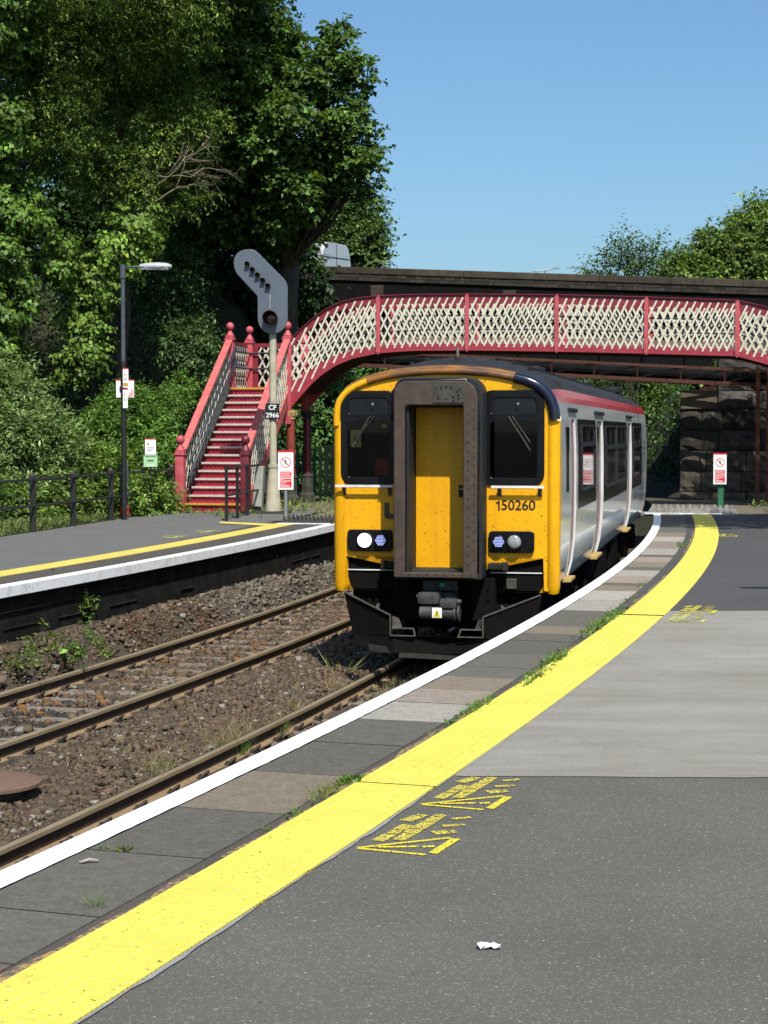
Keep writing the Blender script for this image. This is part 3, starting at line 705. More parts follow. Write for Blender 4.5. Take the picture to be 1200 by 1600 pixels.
outer = [(1.225, .985), (1.19, .95), (1.15, .96), (1.14, 1.33), (-1.18, 1.33), (-1.19, .96), (-1.225, .95), (-1.25, .985), (-1.25, 3.02)] + left_arc + arc_top[::-1]
plate('cab_front', outer, [LWN, RWN, [(-.30, 1.15), (.30, 1.15), (.30, 3.12), (-.30, 3.12)]], .03, M['yellow'], TR, .004, T((0, -.012, 0)))
for nm, sgn in (('nose_corner', -1), ('nose_corner', 1)):           # the round yellow lower corners
    mb = MB(); mb.tube([(sgn*1.245, .045, .93), (sgn*1.245, .03, 1.0), (sgn*1.245, .03, 2.9)], [.07, .085, .085], 12); mb.build(nm, M['yellow'], TR, True, ang=40)
# brow moulding over the windscreens, rusty on top, navy at the right end
bp = [(-1.285, 2.85), (-1.285, 3.02), (-1.245, 3.16), (-1.13, 3.275), (-.9, 3.38), (-.55, 3.455), (0, 3.49), (.5, 3.458), (.82, 3.395)]
def chaikin(p, k=2):
    for _ in range(k): p = [p[0]] + [q for a, b in zip(p[:-1], p[1:]) for q in ((a[0]*.75+b[0]*.25, a[1]*.75+b[1]*.25), (a[0]*.25+b[0]*.75, a[1]*.25+b[1]*.75))] + [p[-1]]
    return p
bs = chaikin(bp); i5 = min(range(len(bs)), key=lambda i: abs(bs[i][0] + .9))
mb = MB(); mb.tube([(x, -.03, z) for x, z in bs[:i5+1]], .042, 10); mb.build('brow_moulding', M['yellow'], TR, True, ang=50)
mb = MB(); mb.tube([(x, -.03, z) for x, z in bs[i5:]], .0435, 10); b_ = mb.build('brow_moulding', M['brow'], TR, True, ang=50)
mb = MB(); mb.tube([(x, .02, z + .03) for x, z in bs if x > -1.2], .042, 10); mb.build('brow_gutter', M['brow'], TR, True, ang=50)
bp2 = [(.80, 3.40), (.95, 3.365), (1.10, 3.29), (1.205, 3.18), (1.255, 3.05), (1.262, 2.92)]
mb = MB(); mb.tube([(x, -.035, z) for x, z in chaikin(bp2)], .066, 12); mb.build('brow_cover', M['navy'], TR, True, ang=50)
# windscreens
for (loop, x0, x1) in ((LWN, -1.215, -.595), (RWN, .455, 1.125)):
    inn = rrect(x0 + .055, 2.245, x1 - .055, 2.90, .05) ; inn2 = rrect(x0 + .065, 2.985, x1 - .065, 3.18, (.03, .03, .07, .07))
    cx = (x0 + x1) / 2; grow = [(cx + (x - cx) * 1.045, 2.71 + (z - 2.71) * 1.028) for x, z in loop]
    fr = plate('windscreen', grow, [inn, inn2], .05, M['trim'], TR, .008, T((0, -.03, 0)))
    mb = MB(); mb.quad((x0+.05, -.022, 2.24), (x1-.05, -.022, 2.24), (x1-.05, -.022, 2.905), (x0+.05, -.022, 2.905)); mb.build('pane', M['glass'], fr)
    mb = MB(); mb.quad((x0+.05, -.012, 2.975), (x1-.05, -.012, 2.975), (x1-.05, -.012, 3.19), (x0+.05, -.012, 3.19)); mb.build('blind', M['blind'], fr) if 'blind' in M else None
    mb = MB(); mb.box((cx + .06, -.062, 3.10), (.025, .01, .025), None, .004); mb.build('screw', M['galv'], fr)
# wipers
def wiper(x, z, x2, z2):
    mb = MB(); mb.tube([(x, -.06, z), (x, -.09, z), (x + (x2-x)*.5, -.085, z + (z2-z)*.5), (x2, -.062, z2)], .010, 6)
    mb.tube([(x + .045, -.06, z), (x + .045, -.085, z), (x2 + .03, -.065, z2 + .04)], .008, 6)
    d = Vector((x2 - x, 0, z2 - z)).normalized(); mb.bar((x2 - d.x*.30, -.064, z2 - d.z*.30), (x2 + d.x*.06, -.064, z2 + d.z*.06), .014, .018)
    mb.build('wiper', M['gang_plate'], TR)
wiper(-.875, 2.955, -1.06, 2.66); wiper(.74, 2.955, .955, 2.62)
# cab interior seen through the glass
mb = MB()
mb.quad((-1.2, 1.3, 1.5), (1.2, 1.3, 1.5), (1.2, 1.3, 3.4), (-1.2, 1.3, 3.4)); mb.quad((-1.2, .1, 2.15), (1.2, .1, 2.15), (1.2, 1.3, 2.15), (-1.2, 1.3, 2.15))
mb.quad((-1.24, .05, 1.5), (-1.24, 1.3, 1.5), (-1.24, 1.3, 3.2), (-1.24, .05, 3.2)); mb.quad((1.24, 1.3, 1.5), (1.24, .05, 1.5), (1.24, .05, 3.2), (1.24, 1.3, 3.2))
mb.quad((-1.2, .05, 3.2), (-1.2, 1.3, 3.2), (1.2, 1.3, 3.2), (1.2, .05, 3.2)); mb.box((-.36, .6, 2.5), (.05, 1.2, 2)); mb.box((.36, .6, 2.5), (.05, 1.2, 2))
cabn = mb.build('cab_interior', M['cabin'], TR)
mb = MB(); mb.box((-.80, .55, 2.30), (.30, .12, .34), None, .05); mb.box((-.80, .42, 2.18), (.32, .3, .08), None, .03); mb.build('seat', M['hivis'], cabn)
mb = MB(); mb.lathe((-.92, .32, 2.2), [(.17, 0), (.18, .02), (.16, .05), (.03, .07)], 18); mb.build('control_wheel', M['trim'], cabn, True)
mb = MB(); mb.quad((-1.135, .02, 2.60), (-1.005, .02, 2.60), (-1.005, .02, 2.80), (-1.135, .02, 2.80))
mb.cur = 1; mb.add([(-1.105, .016, 2.66), (-1.035, .016, 2.66), (-1.07, .016, 2.74)], [(0, 1, 2)])
mb.build('notice', [M['notice'], M['black_ink']], cabn)
mb = MB(); mb.quad((-.76, .02, 2.83), (-.70, .02, 2.83), (-.70, .02, 2.87), (-.76, .02, 2.87)); mb.build('tax_label', M['notice'], cabn)
# gangway: heavy weathered frame standing proud, door set back inside
gout = rrect(-.515, 1.115, .475, 3.385, (.01, .01, .17, .13), 6); gin = rrect(-.345, 1.205, .305, 3.07, (.01, .01, .03, .03), 3)
gf = plate('gangway', gout, [gin], .40, M['gang'], TR, .012, T((0, -.235, 0)))
gout2 = rrect(-.47, 1.15, .46, 3.34, (.01, .01, .17, .13), 6); gin2 = rrect(-.36, 1.19, .32, 3.09, (.01, .01, .03, .03), 3)
plate('gangway_lip', gout2, [gin2], .035, M['gang_side'] if 'gang_side' in M else M['gang'], gf, .01, T((0, -.44, 0)))
mb = MB()                                                            # rivets along the frame
for z in np.arange(1.3, 3.0, .105):
    mb.box((.365, -.46, z), (.010, .012, .010)); mb.box((.435, -.46, z + .05), (.010, .012, .010))
for x in np.arange(-.4, .45, .1): mb.box((x, -.46, 1.175), (.010, .012, .010))
mb.build('rivets', M['trim'], gf)
mb = MB(); mb.box((.15, -.461, 3.21), (.36, .012, .21), None, .004)
mb.cur = 1
for x, z in ((0,.28),(.06,.28),(.12,.29),(.18,.28),(.24,.24),(.26,.2),(.2,.18),(.26,.16),(.03,.17),(.12,.16),(.2,.14),(.27,.26)): mb.box((x, -.469, 2.99 + z), (.016, .012, .016))
mb.build('bolted_plate', [M['gang_plate'], M['trim']], gf)
mb = MB(); mb.tube([(-.50, -.425, 2.9), (-.50, -.425, 3.22), (-.40, -.425, 3.345), (.33, -.425, 3.36), (.45, -.425, 3.24), (.47, -.425, 2.9), (.465, -.425, 1.2)], .022, 8); mb.build('bellows_edge', M['trim'], gf, True)
mb = MB(); mb.box((0, -.095, 2.14), (.655, .05, 1.96)); mb.cur = 0
door = mb.build('gangway_door', M['yellow'], TR)
mb = MB(); mb.box((.245, -.125, 2.10), (.15, .03, .14), None, .012); mb.cur = 1; mb.bar((.19, -.145, 2.12), (.30, -.145, 2.15), .014, .02)
mb.build('handle', [M['trim'], M['step_wood']], door)
mb = MB(); mb.box((-.33, -.26, 2.12), (.025, .28, 1.9)); mb.box((.315, -.26, 2.12), (.025, .28, 1.9)); mb.box((0, -.26, 3.085), (.65, .28, .03)); mb.box((0, -.26, 1.185), (.65, .30, .03)); mb.build('door_jamb', M['gang'], gf)
# hand rails
for x0, x1 in ((-1.285, -.60), (.545, 1.155)):
    mb = MB(); mb.bar((x0, -.115, 2.150), (x1, -.115, 2.150), .022, .028)
    mb.cur = 1
    for x in (x0 + .09, x1 - .055): mb.bar((x, -.03, 2.11), (x, -.115, 2.145), .03, .03); mb.box((x, -.035, 2.09), (.045, .02, .10), None, .006)
    mb.build('handrail', [M['steel_white'], M['gang_plate']], TR)
un = text('unit_number', '50260', .160, M['black_ink'], TR, T((.848, -.030, 1.932)), .0022)
mb = MB(); mb.box((-.222, 0, -.001), (.0195, .002, .113)); mb.bar((-.217, -.0015, .050), (-.252, -.0015, .026), .002, .018, up=(0, 0, 1)); mb.build('digit', M['black_ink'], un)
mb = MB(); mb.box((-.69, -.04, 1.87), (.05, .03, .17), None, .006); mb.box((-.60, -.04, 1.80), (.2, .03, .05), None, .006); mb.build('lamp_bracket', M['gang_plate'], TR)
# lamp clusters
for x0, x1, lit, led in ((-1.145, -.625, -.935, -.745), (.52, 1.03, .815, .635)):
    lb = plate('lamp_cluster', rrect(x0, 1.398, x1, 1.632, .035), [], .06, M['trim'], TR, .008, T((0, -.045, 0)))
    for r, x, m_ in ((.083, lit, M['headlamp'] if x0 < 0 else M['lens']), (.066, led, M['trim'])):
        mb = MB(); mb.lathe((0, 0, 0), [(r*1.12, 0), (r*1.12, .012), (r, .016), (r*.98, .008)], 24); q = mb.build('bezel', M['trim'], lb, True, ang=40); q.matrix_local = T((x, -.075, 1.52)) @ Matrix.Rotation(pi/2, 4, 'X')
        if r > .07:
            mb = MB(); mb.lathe((0, 0, 0), [(r*.97, 0), (r*.97, .012), (r*.7, .024), (r*.3, .03), (0, .031)], 24); q = mb.build('headlight', m_, lb, True); q.matrix_local = T((x, -.075, 1.52)) @ Matrix.Rotation(pi/2, 4, 'X')
        else:
            mb = MB()
            for i in range(-3, 4):
                for j in range(-3, 4):
                    u, v = (i + .5 * (j % 2)) * .0195, j * .017
                    if hypot(u, v) < r * .9: mb.lathe((u, v, .004), [(.0058, 0), (.0058, .010), (.003, .013)], 8)
            q = mb.build('marker_light', M['led'], lb); q.matrix_local = T((x, -.075, 1.52)) @ Matrix.Rotation(pi/2, 4, 'X')
# buffer beam and everything below
mb = MB(); mb.box((-.02, .18, 1.14), (2.32, .30, .385)); mb.box((-.02, .35, .80), (2.2, .5, .36)); mb.build('buffer_beam', M['under'], TR)
mb = MB(); mb.bar((-1.17, .02, 1.165), (-.52, .02, 1.165), .02, .012); mb.bar((.52, .02, 1.155), (1.12, .02, 1.155), .02, .012); mb.build('beam_stripe', M['steel_white'], TR)
for x in (-.62, .62):
    mb = MB(); mb.box((x, -.06, 1.235), (.22, .14, .075), None, .015); mb.box((x*1.14, -.10, 1.235), (.07, .10, .10), None, .015); mb.build('jumper_socket', M['dusty'], TR)
mb = MB(); mb.box((.77, -.0, 1.03), (.12, .05, .12), None, .01); mb.build('hose_box', M['gang_plate'], TR)
for x in (-1.0, -.92, -.83, .95): mb = MB(); mb.bar((x, .10, .66), (x, .10, 1.0), .05, .05); mb.build('pipe_end', M['under'], TR)
for x in (-.45, .45):
    mb = MB(); mb.box((x, 0, .85), (.28, .2, .5), None, .02)
    for dx, z in ((-.06,.98),(.06,.98),(-.06,.86),(.06,.86)): mb.box((x + dx, -.105, z), (.03, .02, .03))
    mb.build('draw_gear', M['under'], TR)
cp = MB(); cp.box((0, -.35, 1.03), (.40, .10, .12), None, .015); cp.box((-.10, -.48, .90), (.26, .26, .14), None, .04); cp.box((.13, -.52, .845), (.20, .24, .11), None, .035)
cp.tube([(-.24, -.55, .915), (-.10, -.56, .92)], .022, 8); cp.tube([(.10, -.58, .87), (.27, -.55, .86)], [.045, .03], 8)
cp.tube([(-.20, -.55, .735), (.19, -.55, .735)], .075, 14); cp.tube([(.19, -.55, .735), (.215, -.55, .735)], .095, 14); cp.tube([(.235, -.55, .735), (.255, -.55, .735)], .095, 14)
cp.box((-.12, -.25, .84), (.1, .5, .08)); cp.box((0, -.1, .85), (.3, .4, .2), None, .03)
cpo = cp.build('coupler', M['coupler'], TR, True, ang=35)
mb = MB(); mb.quad((-.05, -.628, .685), (.06, -.628, .685), (.06, -.628, .80), (-.05, -.628, .80)); mb.cur = 1; mb.add([(-.04, -.631, .695), (.05, -.631, .695), (.005, -.631, .785)], [(0, 1, 2)])
mb.cur = 2; mb.add([(-.002, -.633, .705), (.008, -.633, .705), (.014, -.633, .755), (.0, -.633, .755)], [(0, 1, 2, 3)]); mb.build('warning_label', [M['white_sign'], M['hazard'] if 'hazard' in M else M['amber'], M['black_ink']], cpo)
mb = MB(); mb.tube([(.03, -.41, 1.04), (.03, -.44, 1.04)], .028, 10); mb.build('valve_cap', M['green_led'], cpo)
# snow plough: two angled wings and a lower plate
def slab3(mb, pts, n, t=.02):
    n = Vector(n).normalized() * t; a = [Vector(p) for p in pts]; b = [p + n for p in a]; k = len(a)
    mb.add(a + b, [tuple(range(k))[::-1], tuple(range(k, 2*k))] + [(i, (i+1) % k, k + (i+1) % k, k + i) for i in range(k)])
mb = MB()
slab3(mb, [(-1.14, -.30, .93), (-.52, -.62, .70), (-.52, -.62, .47), (-1.02, -.36, .44)], (.3, 1, 0))
slab3(mb, [(1.16, -.30, .93), (.54, -.62, .70), (.54, -.62, .47), (1.04, -.36, .44)], (-.3, 1, 0))
slab3(mb, [(-1.02, -.36, .45), (-.50, -.62, .47), (.54, -.62, .47), (1.04, -.36, .45), (1.0, -.42, .30), (.5, -.66, .285), (-.48, -.66, .285), (-.98, -.42, .34)], (0, 1, 0))
mb.cur = 1; slab3(mb, [(-.42, -.67, .285), (1.0, -.60, .27), (.98, -.64, .19), (-.42, -.69, .235)], (0, 1, 0), .015); slab3(mb, [(-.80, -.56, .36), (-.58, -.62, .345), (-.52, -.64, .27), (-.78, -.58, .285)], (0, 1, 0), .015)
mb.cur = 2
for s_ in (-1, 1):
    mb.bar((s_*1.14, -.32, .935), (s_*.53, -.635, .705), .02, .014); mb.bar((s_*.53, -.632, .70), (s_*.53, -.632, .475), .014, .014)
    mb.bar((s_*.53, -.64, .475), (s_*.24, -.64, .475), .02, .012); mb.bar((s_*.53, -.60, .555), (s_*.27, -.60, .555), .02, .014); mb.bar((s_*.27, -.60, .555), (s_*.25, -.62, .475), .014, .014)
    slab3(mb, [(s_*.53, -.62, .70), (s_*.46, -.5, .66), (s_*.42, -.5, .555), (s_*.53, -.62, .555)], (0, 1, 0), .012); slab3(mb, [(s_*.70, -.40, .82), (s_*.74, -.40, .80), (s_*.76, -.40, .66), (s_*.72, -.40, .66)], (0, 1, 0), .02)
mb.build('snow_plough', [M['under'], M['dusty'], M['dusty_edge']], TR)
# bogies
def bogie(y):
    g = MB()
    for dy in (-1.3, 1.3): g.tube([(-.9, y+dy, .42), (.9, y+dy, .42)], .09, 10)
    for s_ in (-1, 1):
        g.box((s_*1.02, y, .62), (.14, 3.3, .16), None, .03); g.box((s_*1.04, y, .80), (.2, .5, .25), None, .05)
        for dy in (-1.3, 1.3): g.box((s_*1.06, y+dy, .48), (.2, .34, .36), None, .05); g.tube([(s_*1.06, y+dy+.28, .55), (s_*1.06, y+dy+.28, .8)], .07, 8)
    g.cur = 0; b = g.build('bogie', M['under'], TR)
    for dy in (-1.3, 1.3):
        for s_ in (-1, 1):
            m = MB(); m.lathe((0, 0, 0), [(.08, -.09), (.10, -.07), (.36, -.05), (.46, -.06), (.46, -.035), (.42, -.03), (.42, .07), (.36, .07), (.10, .05), (.08, .06)], 28)
            q = m.build('wheel', M['wheel'], b, True, ang=30); q.matrix_local = T((s_*.755, y+dy, .42)) @ Matrix.Rotation(s_*pi/2, 4, 'Y')
bogie(2.9); bogie(16.4)
mb = MB()
mb.box((0, 9.6, .72), (1.9, 9.2, .5), None, .05)
for y, l in ((6.2, 1.2), (8.6, 1.5), (11.2, 1.6), (13.2, 1.0)):
    for s_ in (-1, 1): mb.box((s_*1.0, y, .68), (.35, l, .55), None, .06)
mb.box((0, 9.5, .93), (2.3, 18.6, .05)); mb.build('underframe', M['under'], TR)
mb = MB(); mb.box((0, 19.3, 2.1), (1.0, .6, 2.2), None, .05); mb.box((1.24, 19.02, 2.4), (.10, .10, 1.4), None, .02); mb.build('rear_gangway', M['trim'], TR)
mb = MB(); mb.lathe((.05, .55, 3.62), [(.035, 0), (.03, .07), (.018, .09), (.014, .16), (0, .165)], 10); mb.build('roof_aerial', M['gang_plate'], TR, True)
mb = MB()
for x in (.42, .62, .82, -.42, -.62, -.82):
    mb.bar((x, 1.2, float(np.interp(abs(x), [0,.15,.42,.7,.93], [3.71,3.705,3.67,3.60,3.51]))), (x, 18.5, float(np.interp(abs(x), [0,.15,.42,.7,.93], [3.71,3.705,3.67,3.60,3.51]))), .03, .03)
for y in (7, 12.5): mb.box((0, y, 3.72), (.7, .9, .10), None, .03)
mb.box((.75, 16.6, 3.62), (.3, .5, .12), None, .03); mb.build('roof_ribs', M['roof'], TR)
# ---------------------------------------------------------------- footbridge
FB = thing('footbridge', 'red and cream iron lattice footbridge arching over the tracks with stairs', 'footbridge', (-2.41, 45, 0), -R(12))
ZB = ([-.05, .10, .22, .40, .60, .87, 1.26, 1.68, 2.33, 3.2, 4.5, 6.7, 8.9, 11.03, 11.75, 12.3, 12.7, 13.0, 13.25, 13.4], [2.28, 2.42, 2.55, 2.76, 2.97, 3.21, 3.46, 3.62, 3.75, 3.80, 3.80, 3.75, 3.68, 3.60, 3.40, 3.12, 2.82, 2.55, 2.28, 2.15])
ZT = ([-.05, .10, .38, .72, 1.03, 1.42, 1.83, 2.33, 3.2, 4.5, 6.7, 8.9, 11.03, 11.75, 12.4, 12.9, 13.25, 13.4], [4.0, 4.12, 4.40, 4.67, 4.87, 5.04, 5.12, 5.16, 5.18, 5.17, 5.12, 5.03, 4.92, 4.75, 4.45, 4.12, 3.85, 3.72])
zb = lambda t: float(np.interp(t, *ZB)); zt = lambda t: float(np.interp(t, *ZT))
POSTS = [2.33, 4.55, 6.75, 8.9, 11.04]
def lattice(mb, P3, lo, hi, t0, t1, step=.187, k=.49, wd=.043, th=.010, front=-.014, back=.012):
    """crossing flat bars in the (t, z) surface P3(t, z, n) between lo(t) and hi(t)"""
    for sg, n in ((1, front), (-1, back)):
        zlo = min(lo(t) for t in np.linspace(t0, t1, 12)); zhi = max(hi(t) for t in np.linspace(t0, t1, 12))
        span = (zhi - zlo) * k; s = t0 - span + (.04 if sg > 0 else .11)
        while s < t1 + span:
            pts = []
            for z in np.linspace(zlo, zhi, 40):
                t = s + sg * k * (z - zlo)
                if t0 <= t <= t1 and lo(t) <= z <= hi(t): pts.append((t, z))
            if len(pts) > 2:
                p, q = P3(*pts[0], n), P3(*pts[-1], n)
                nrm = (P3(t0 + .3, zlo + .1, n + .1) - P3(t0 + .3, zlo + .1, n))
                mb.bar(p, q, wd, th, up=nrm.normalized())
            s += step
def band(mb, f, depth, n, th, t0, t1, seg=.12, flange=0.0, top=True):
    k = max(2, int((t1 - t0) / seg)); ts = np.linspace(t0, t1, k + 1)
    for a, b in zip(ts[:-1], ts[1:]):
        za, zb_ = f(a), f(b); da = depth(a) if callable(depth) else depth; db = depth(b) if callable(depth) else depth
        v = [(a, n-th/2, za-da), (b, n-th/2, zb_-db), (b, n-th/2, zb_), (a, n-th/2, za), (a, n+th/2, za-da), (b, n+th/2, zb_-db), (b, n+th/2, zb_), (a, n+th/2, za)]
        mb.add(v, [(0,1,2,3),(7,6,5,4),(3,2,6,7),(1,0,4,5)])
        if flange:
            y0, y1 = (0, .016) if top else (-.016, 0)
            qa, qb = (za, zb_) if top else (za-da, zb_-db)
            w = [(a, n-flange, qa+y0), (b, n-flange, qb+y0), (b, n+flange, qb+y0), (a, n+flange, qa+y0), (a, n-flange, qa+y1), (b, n-flange, qb+y1), (b, n+flange, qb+y1), (a, n+flange, qa+y1)]
            mb.add(w, [(3,2,1,0),(4,5,6,7),(0,1,5,4),(2,3,7,6)])
WID = 1.75
botdep = lambda t: float(np.interp(t, [0, .4, 1.2, 2.3, 11, 12, 13, 13.4], [-.75, -.42, -.26, -.17, -.17, -.26, -.45, -.75]))
for n0 in (0.0, WID):
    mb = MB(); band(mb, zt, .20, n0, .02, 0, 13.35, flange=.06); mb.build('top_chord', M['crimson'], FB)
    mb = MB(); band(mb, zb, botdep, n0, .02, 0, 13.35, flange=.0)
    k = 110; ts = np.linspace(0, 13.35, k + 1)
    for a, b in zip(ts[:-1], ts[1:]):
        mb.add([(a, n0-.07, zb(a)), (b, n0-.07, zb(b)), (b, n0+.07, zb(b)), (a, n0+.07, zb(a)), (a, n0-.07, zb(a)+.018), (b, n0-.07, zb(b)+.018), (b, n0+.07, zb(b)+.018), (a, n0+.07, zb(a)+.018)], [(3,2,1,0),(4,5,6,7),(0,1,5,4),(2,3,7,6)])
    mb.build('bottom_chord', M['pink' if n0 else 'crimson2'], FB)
    P3 = lambda t, z, n, n0=n0: Vector((t, n0 + n, z))
    for a, b in zip([0.02] + POSTS, POSTS + [13.3]):
        mb = MB(); lattice(mb, P3, lambda t: zb(t) + .09 + max(0, -botdep(t) - .26) * .35, lambda t: zt(t) - .05, a + .03, b - .03); mb.build('lattice_panel', M['cream'], FB)
    for t in POSTS:
        mb = MB(); pts = [(t + (.02 if i in (0,) else 0), n0 - .05, z) for i, z in enumerate((zb(t) - .03, zb(t) + .2, zt(t) - .1, zt(t) + .03))]
        mb.bar((t, n0 - .045, zb(t) - .02), (t, n0 - .045, zt(t)), .055, .06, up=(1, 0, 0)); mb.bar((t + .0, n0 - .075, zb(t) + .02), (t, n0 - .075, zt(t) - .03), .10, .012, up=(1, 0, 0) if 0 else (0, 1, 0))
        mb.tube([(t, n0 - .06, zt(t) - .05), (t, n0 - .07, zt(t) + .02)], .02, 6); mb.build('parapet_post', M['pink'], FB)
    for h in (.62, .86):                                            # hand rails on the inside
        mb = MB(); nn = n0 + (.09 if n0 == 0 else -.09); mb.tube([(t, nn, zb(t) + h) for t in np.linspace(.1, 13.2, 60)], .024, 7, False); mb.build('handrail', M['handrail_blue'], FB, True)
mb = MB()
k = 60; ts = np.linspace(0.05, 13.3, k + 1); dz = lambda t: max(zb(t) + .05, 2.86)
for a, b in zip(ts[:-1], ts[1:]): mb.quad((a, .02, dz(a)), (b, .02, dz(b)), (b, WID - .02, dz(b)), (a, WID - .02, dz(a))); mb.quad((a, WID - .02, dz(a) - .06), (b, WID - .02, dz(b) - .06), (b, .02, dz(b) - .06), (a, .02, dz(a) - .06))
mb.build('deck', M['rust_dark'], FB)
mb = MB(); band(mb, lambda t: dz(t) + .36, .36, WID - .03, .02, .2, 13.2); mb.build('kick_board', M['kick'], FB)
def newel(t, n, z0, zc, mat, name='newel_post'):
    mb = MB(); mb.box((t, n, (z0 + zc - .32) / 2), (.20, .20, zc - .32 - z0), None, .012)
    mb.box((t, n, zc - .33), (.25, .25, .045), None, .015); mb.box((t, n, zc - .285), (.21, .21, .06), None, .02)
    mb.lathe((t, n, zc), [(.105, -.26), (.11, -.235), (.085, -.20), (.06, -.16), (.048, -.12), (.056, -.098)], 16)
    p = mb.build(name, M[mat], FB, True, ang=35)
    mb = MB(); mb.lathe((t, n, zc), [(.02, -.102), (.06, -.085), (.088, -.055), (.102, 0), (.09, .05), (.06, .085), (.02, .102)], 18); mb.build('ball_finial', M[mat], p, True); return p
RUN, RISE, NS, SK = 4.6, 2.9, 16, .052
newel(-1.5, 0, 2.0, 4.46, 'pink'); newel(0, 0, 2.0, 4.46, 'pink'); newel(-1.5, WID, 2.3, 4.46, 'pink'); newel(0, WID, 2.3, 4.46, 'pink')
newel(-1.5 + SK*RUN - .02, -RUN - .03, -.02, 1.63, 'pink'); newel(SK*RUN + .02, -RUN - .03, -.02, 1.63, 'maroon')
newel(13.4, 0, 2.0, 4.3, 'pink'); newel(13.4, WID, 2.0, 4.3, 'pink')
# landing
mb = MB(); mb.box((-.75, WID/2, 2.83), (1.62, WID + .1, .10)); mb.box((-.75, 0, 2.68), (1.5, .04, .25)); mb.box((-.75, WID, 2.68), (1.5, .04, .25)); mb.build('landing', M['crimson'], FB)
mb = MB(); mb.box((-1.55, WID/2, 4.06), (.05, WID - .2, .07)); mb.box((-.75, WID, 4.06), (1.3, .05, .10)); mb.box((-.75, WID, 2.93), (1.3, .04, .10)); mb.box((-1.33, WID - .03, 3.5), (.14, .05, 1.1)); mb.build('landing_rail', M['crimson'], FB)
mb = MB(); lattice(mb, lambda t, z, n: Vector((t, WID + n, z)), lambda t: 2.95, lambda t: 4.03, -1.40, -.10, .20)
lattice(mb, lambda t, z, n: Vector((-1.55 + n, t, z)), lambda t: 2.92, lambda t: 4.03, .10, WID - .10, .20); mb.build('lattice_panel', M['cream'], FB)
for z in (3.45, 3.85):
    mb = MB(); mb.tube([(-1.45, .1, z), (-1.45, WID - .12, z), (-.1, WID - .12, z)], .024, 7); mb.build('handrail', M['handrail_blue'], FB, True)
# stairs
def SX(s, t0): return t0 + SK * s
for k in range(NS):
    s = RUN - RUN / NS * k; z0, z1 = RISE / NS * k, RISE / NS * (k + 1); xa, xb = SX(s, -1.5) + .09, SX(s, 0) - .09; s2 = s - RUN / NS
    mb = MB(); mb.box(((xa + xb) / 2, -s + .012, (z0 + z1) / 2 - .015), (xb - xa, .02, z1 - z0 - .03))
    nx = 13
    for i in range(nx):
        u0 = xa + .04 + (xb - xa - .08) * i / nx; u1 = xa + .04 + (xb - xa - .08) * (i + 1) / nx; ym = -s - .002
        mb.cur = 1
        mb.bar((u0, ym, z0 + .025), (u1, ym, z1 - .075), .020, .012, up=(0, 1, 0)); mb.bar((u1, ym - .003, z0 + .025), (u0, ym - .003, z1 - .075), .020, .012, up=(0, 1, 0))
    mb.box(((xa + xb) / 2, -s - .001, z1 - .052), (xb - xa, .02, .035)); mb.box(((xa + xb) / 2, -s - .001, z0 + .014), (xb - xa, .02, .022))
    mb.build('stair_riser', [M['riser_back'], M['riser']], FB)
    mb = MB(); mb.box(((xa + xb) / 2, (-s - .03 - s2) / 2, z1 - .016), (xb - xa, s - s2 + .05, .030)); mb.cur = 1; mb.box(((xa + xb) / 2, -s - .02, z1 - .012), (xb - xa, .075, .046), None, .006)
    mb.build('stair_tread', [M['nosing'], M['ochre' if k in (0, 15) else 'nosing']], FB)
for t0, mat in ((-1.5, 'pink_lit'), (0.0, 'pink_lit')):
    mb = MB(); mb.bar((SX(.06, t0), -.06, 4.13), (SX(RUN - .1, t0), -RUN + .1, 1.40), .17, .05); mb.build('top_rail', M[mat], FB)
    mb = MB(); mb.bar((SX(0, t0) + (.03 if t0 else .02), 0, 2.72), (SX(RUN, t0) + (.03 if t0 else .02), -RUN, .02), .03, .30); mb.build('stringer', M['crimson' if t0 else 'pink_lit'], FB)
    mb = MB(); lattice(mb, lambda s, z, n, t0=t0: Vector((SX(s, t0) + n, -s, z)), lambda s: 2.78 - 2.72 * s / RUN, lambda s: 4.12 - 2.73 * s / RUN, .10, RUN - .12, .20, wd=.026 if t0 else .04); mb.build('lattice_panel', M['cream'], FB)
for off, h in ((.10, .72), (.10, 1.02)):
    mb = MB(); mb.tube([(-1.45 + off + SK*s, -s, 2.9 + h - RISE * s / RUN) for s in (0, RUN - .1)], .038, 8); mb.build('handrail', M['handrail_blue'], FB, True)
# columns
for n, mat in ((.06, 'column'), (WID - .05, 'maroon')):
    for t in (.06, 13.35):
        mb = MB(); mb.tube([(t, n, .72), (t, n, 2.16)], [.11, .10], 18); mb.tube([(t, n, 1.18), (t, n, 1.26)], .13, 18) if n > 1 else None; p = mb.build('column', M[mat], FB, True, ang=40)
        mb = MB(); mb.lathe((t, n, 0), [(.10, 2.12), (.125, 2.13), (.11, 2.16), (.12, 2.20), (.16, 2.28), (.17, 2.31), (.16, 2.34)], 12)
        for k in range(8): a = 2*pi*k/8; mb.box((t + .14*cos(a), n + .14*sin(a), 2.25), (.05, .05, .1), RZ(a).to_3x3() if 0 else None, .015)
        mb.build('capital', M['gold' if n < 1 else 'plinth'], p, True, ang=40)
        mb = MB(); mb.lathe((t, n, 0), [(.21, -.1), (.21, .16), (.19, .20), (.16, .24), (.15, .62), (.17, .66), (.14, .72)], 8); mb.build('plinth', M['plinth'], p)
